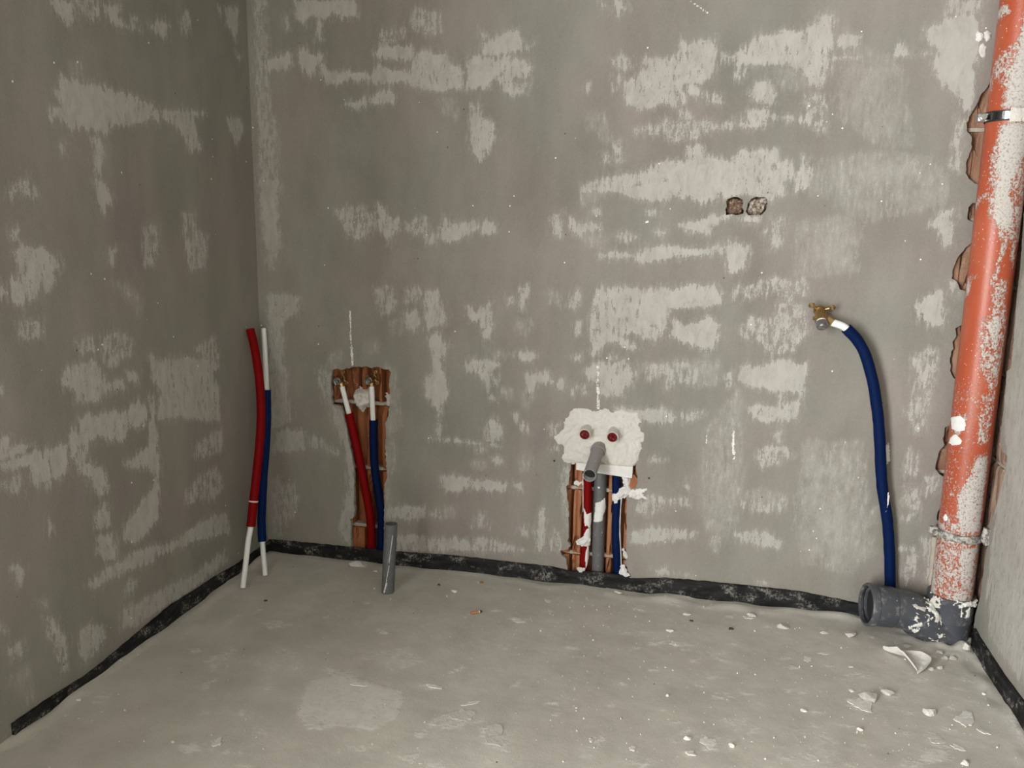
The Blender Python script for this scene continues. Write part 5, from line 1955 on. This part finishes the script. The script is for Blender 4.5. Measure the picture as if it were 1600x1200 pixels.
lump('plaster_chip', 1144, 1162, 12, 10, 'crumbly chip right of the flat squarish flake', MAT_CHIP2, 25)
flake('plaster_flake', 924, 1157, 9, 5, 'left of two small white flakes at the bottom of the floor', MAT_CHIP2, 26, .3, .002)
flake('plaster_flake', 988, 1170, 12, 6, 'right of two small white flakes at the bottom of the floor', MAT_CHIP2, 27, .3, .002)
lump('plaster_chip', 710, 921, 12, 8, 'white chip on the floor right of the grey drain stub', MAT_CHIP2, 28, .6)
lump('plaster_chip', 586, 891, 8, 5, 'small white chip left of the grey drain stub', MAT_CHIP2, 29)
lump('plaster_crumble', 558, 879, 26, 14, 'crumbled plaster heap at the back strip left of the drain stub', MAT_CHIP2, 30, .7)
lump('clay_chip', 752, 909, 8, 5, 'small brown clay chip behind the cigarette butt', MAT_CLAY, 31)
lump('dark_crumb', 686, 912, 6, 6, 'dark crumb between drain stub and brown clay chip', MAT_ASH, 32)
lump('dark_crumb', 416, 937, 8, 5, 'dark crumb in front of the leaning corner pipes', MAT_ASH, 33)
lump('pebble', 124, 1092, 10, 7, 'pale pebble near the foot of the left wall', MAT_CHIP2, 34, .8)
flake('plaster_flake', 339, 1161, 18, 11, 'white flake at the lower left of the floor', MAT_CHIP2, 35, .5, .004)
lump('plaster_chip', 270, 1157, 8, 6, 'small chip left of the white flake at lower left', MAT_CHIP, 36)
flake('plaster_flake', 772, 1150, 36, 30, 'wrinkled plaster flake at the bottom middle of the floor', MAT_CHIP, 37, .6, .005, .002, elev=.5)
flake('plaster_flake', 722, 1119, 36, 16, 'ragged plaster flake left above the wrinkled flake', MAT_CHIP, 38, .2, .004, .002)
flake('plaster_sliver', 735, 1099, 36, 4, 'long thin plaster sliver pointing up right from the ragged flake', MAT_CHIP2, 39, .55, .002, .003)
flake('plaster_sliver', 678, 1073, 30, 5, 'curved plaster sliver in the middle foreground', MAT_CHIP2, 40, -.05, .003, .003)
flake('plaster_flake', 562, 1070, 28, 5, 'thin wavy plaster flake left of the curved sliver', MAT_CHIP2, 41, .15, .003, .003)
flake('plaster_flake', 810, 970, 24, 6, 'flat pale flake right of the cigarette butt', MAT_CHIP2, 42, 0, .003, .002)
flake('plaster_sliver', 856, 939, 14, 8, 'small bright plaster sliver behind the flat pale flake', MAT_CHIP2, 43, -.8, .003, .002, elev=.9)
flake('plaster_flake', 1262, 1030, 13, 8, 'pale flake on the floor left of the curled shard', MAT_CHIP2, 44, 0, .002, .002)
flake('plaster_sliver', 1286, 1021, 18, 3, 'thin sliver beside the pale flake left of the curled shard', MAT_CHIP2, 45, .2, .002, .002)
lump('plaster_chip', 1330, 1040, 9, 6, 'small chip between the curled shard and the pale flake', MAT_CHIP2, 46)
lump('plaster_chip', 1508, 1175 + 14, 14, 12, 'pale lump at the bottom edge on the right', MAT_CHIP2, 47)
lump('plaster_chip', 1537, 1083, 7, 7, 'tiny white chip near the right edge strip', MAT_CHIP2, 48)
flake('plaster_sliver', 1496, 1168, 24, 7, 'curved pale sliver near the bottom right corner', MAT_CHIP2, 49, -.5, .004, .003)
flake('plaster_flake', 1462, 1156, 26, 12, 'dusty flat flake left of the curved sliver at bottom right', MAT_CHIP, 50, -.5, .003, .002)
for k, (x, y, w_, h_, lab) in enumerate((
        (1437, 1020, 14, 11, 'rounded lump right behind the curled shard'), (1458, 1023, 15, 10, 'leftmost pale lump of the row at the foot of the orange pipe'),
        (1468, 1017, 13, 13, 'tallest pale lump of the row at the foot of the orange pipe'), (1477, 1026, 14, 10, 'middle grey lump of the row at the foot of the orange pipe'),
        (1489, 1026, 14, 10, 'rightmost flat lump of the row at the foot of the orange pipe'), (1508, 1012, 14, 20, 'tall grey mortar lump between orange pipe and right edge strip'),
        (1416, 1006, 18, 8, 'low mortar lump under the elbow of the grey branch'), (1456, 1043, 14, 9, 'left of two chips right of the curled shard'),
        (1469, 1041, 11, 9, 'right of two chips right of the curled shard'))):
    lump('plaster_lump', x, y, w_, h_, lab, MAT_CHIP if k % 2 else MAT_CRUMB, 60 + k)

# cigarette butt
a, b = on_z(735.5, 960.5), on_z(753, 957.5)
t = empty('cigarette_butt', (a + b) / 2, 'smoked cigarette butt with tan filter in the middle of the floor', 'cigarette butt')
a[2] = b[2] = .0048 + floor_z(a[0], a[1])
d = b - a
tube_obj('filter', [a, a + d * .68], .0042, MAT_FILTER, t, 14)
tube_obj('paper', [a + d * .68, a + d * .80], .0041, MAT_CIG, t, 14)
tube_obj('burnt_end', [a + d * .80, a + d * .9, b], [.0041, .0043, .0028], MAT_ASH, t, 14, wob=.3)

# countless small crumbs
rg = random.Random(3)
V, Fc = [], []
count = 0
while count < 430:
    if rg.random() < .55:
        px, py = rg.uniform(860, 1600), rg.uniform(930, 1200)
    elif rg.random() < .5:
        px, py = rg.uniform(420, 1300), rg.uniform(880, 1000)
    else:
        px, py = rg.uniform(60, 1000), rg.uniform(900, 1200)
    p = on_z(px, py)
    if not (XL + .03 < p[0] < XR - .03 and 1.25 < p[1] < D - .03): continue
    if math.hypot(p[0] - PCX, p[1] - PCY) < .075 or (p[0] > .5 and p[1] > 2.39): continue
    s = .0011 + .0026 * rg.random() ** 3
    z = floor_z(p[0], p[1])
    n = len(V)
    for k in range(4):
        an = rg.random() * .9 + k * math.pi / 2
        V.append((p[0] + math.cos(an) * s * (.7 + .6 * rg.random()), p[1] + math.sin(an) * s * (.7 + .6 * rg.random()), z - .0005))
    for k in range(4):
        q = V[n + k]
        V.append((p[0] + (q[0] - p[0]) * .6, p[1] + (q[1] - p[1]) * .6, z + s * (.5 + .7 * rg.random())))
    Fc += [(n + k, n + (k + 1) % 4, n + 4 + (k + 1) % 4, n + 4 + k) for k in range(4)] + [(n + 4, n + 5, n + 6, n + 7)]
    count += 1
tag(mesh('plaster_crumbs', V, Fc, MAT_CHIP), 'tiny pale plaster crumbs scattered over the whole floor', 'crumbs', kind='stuff')
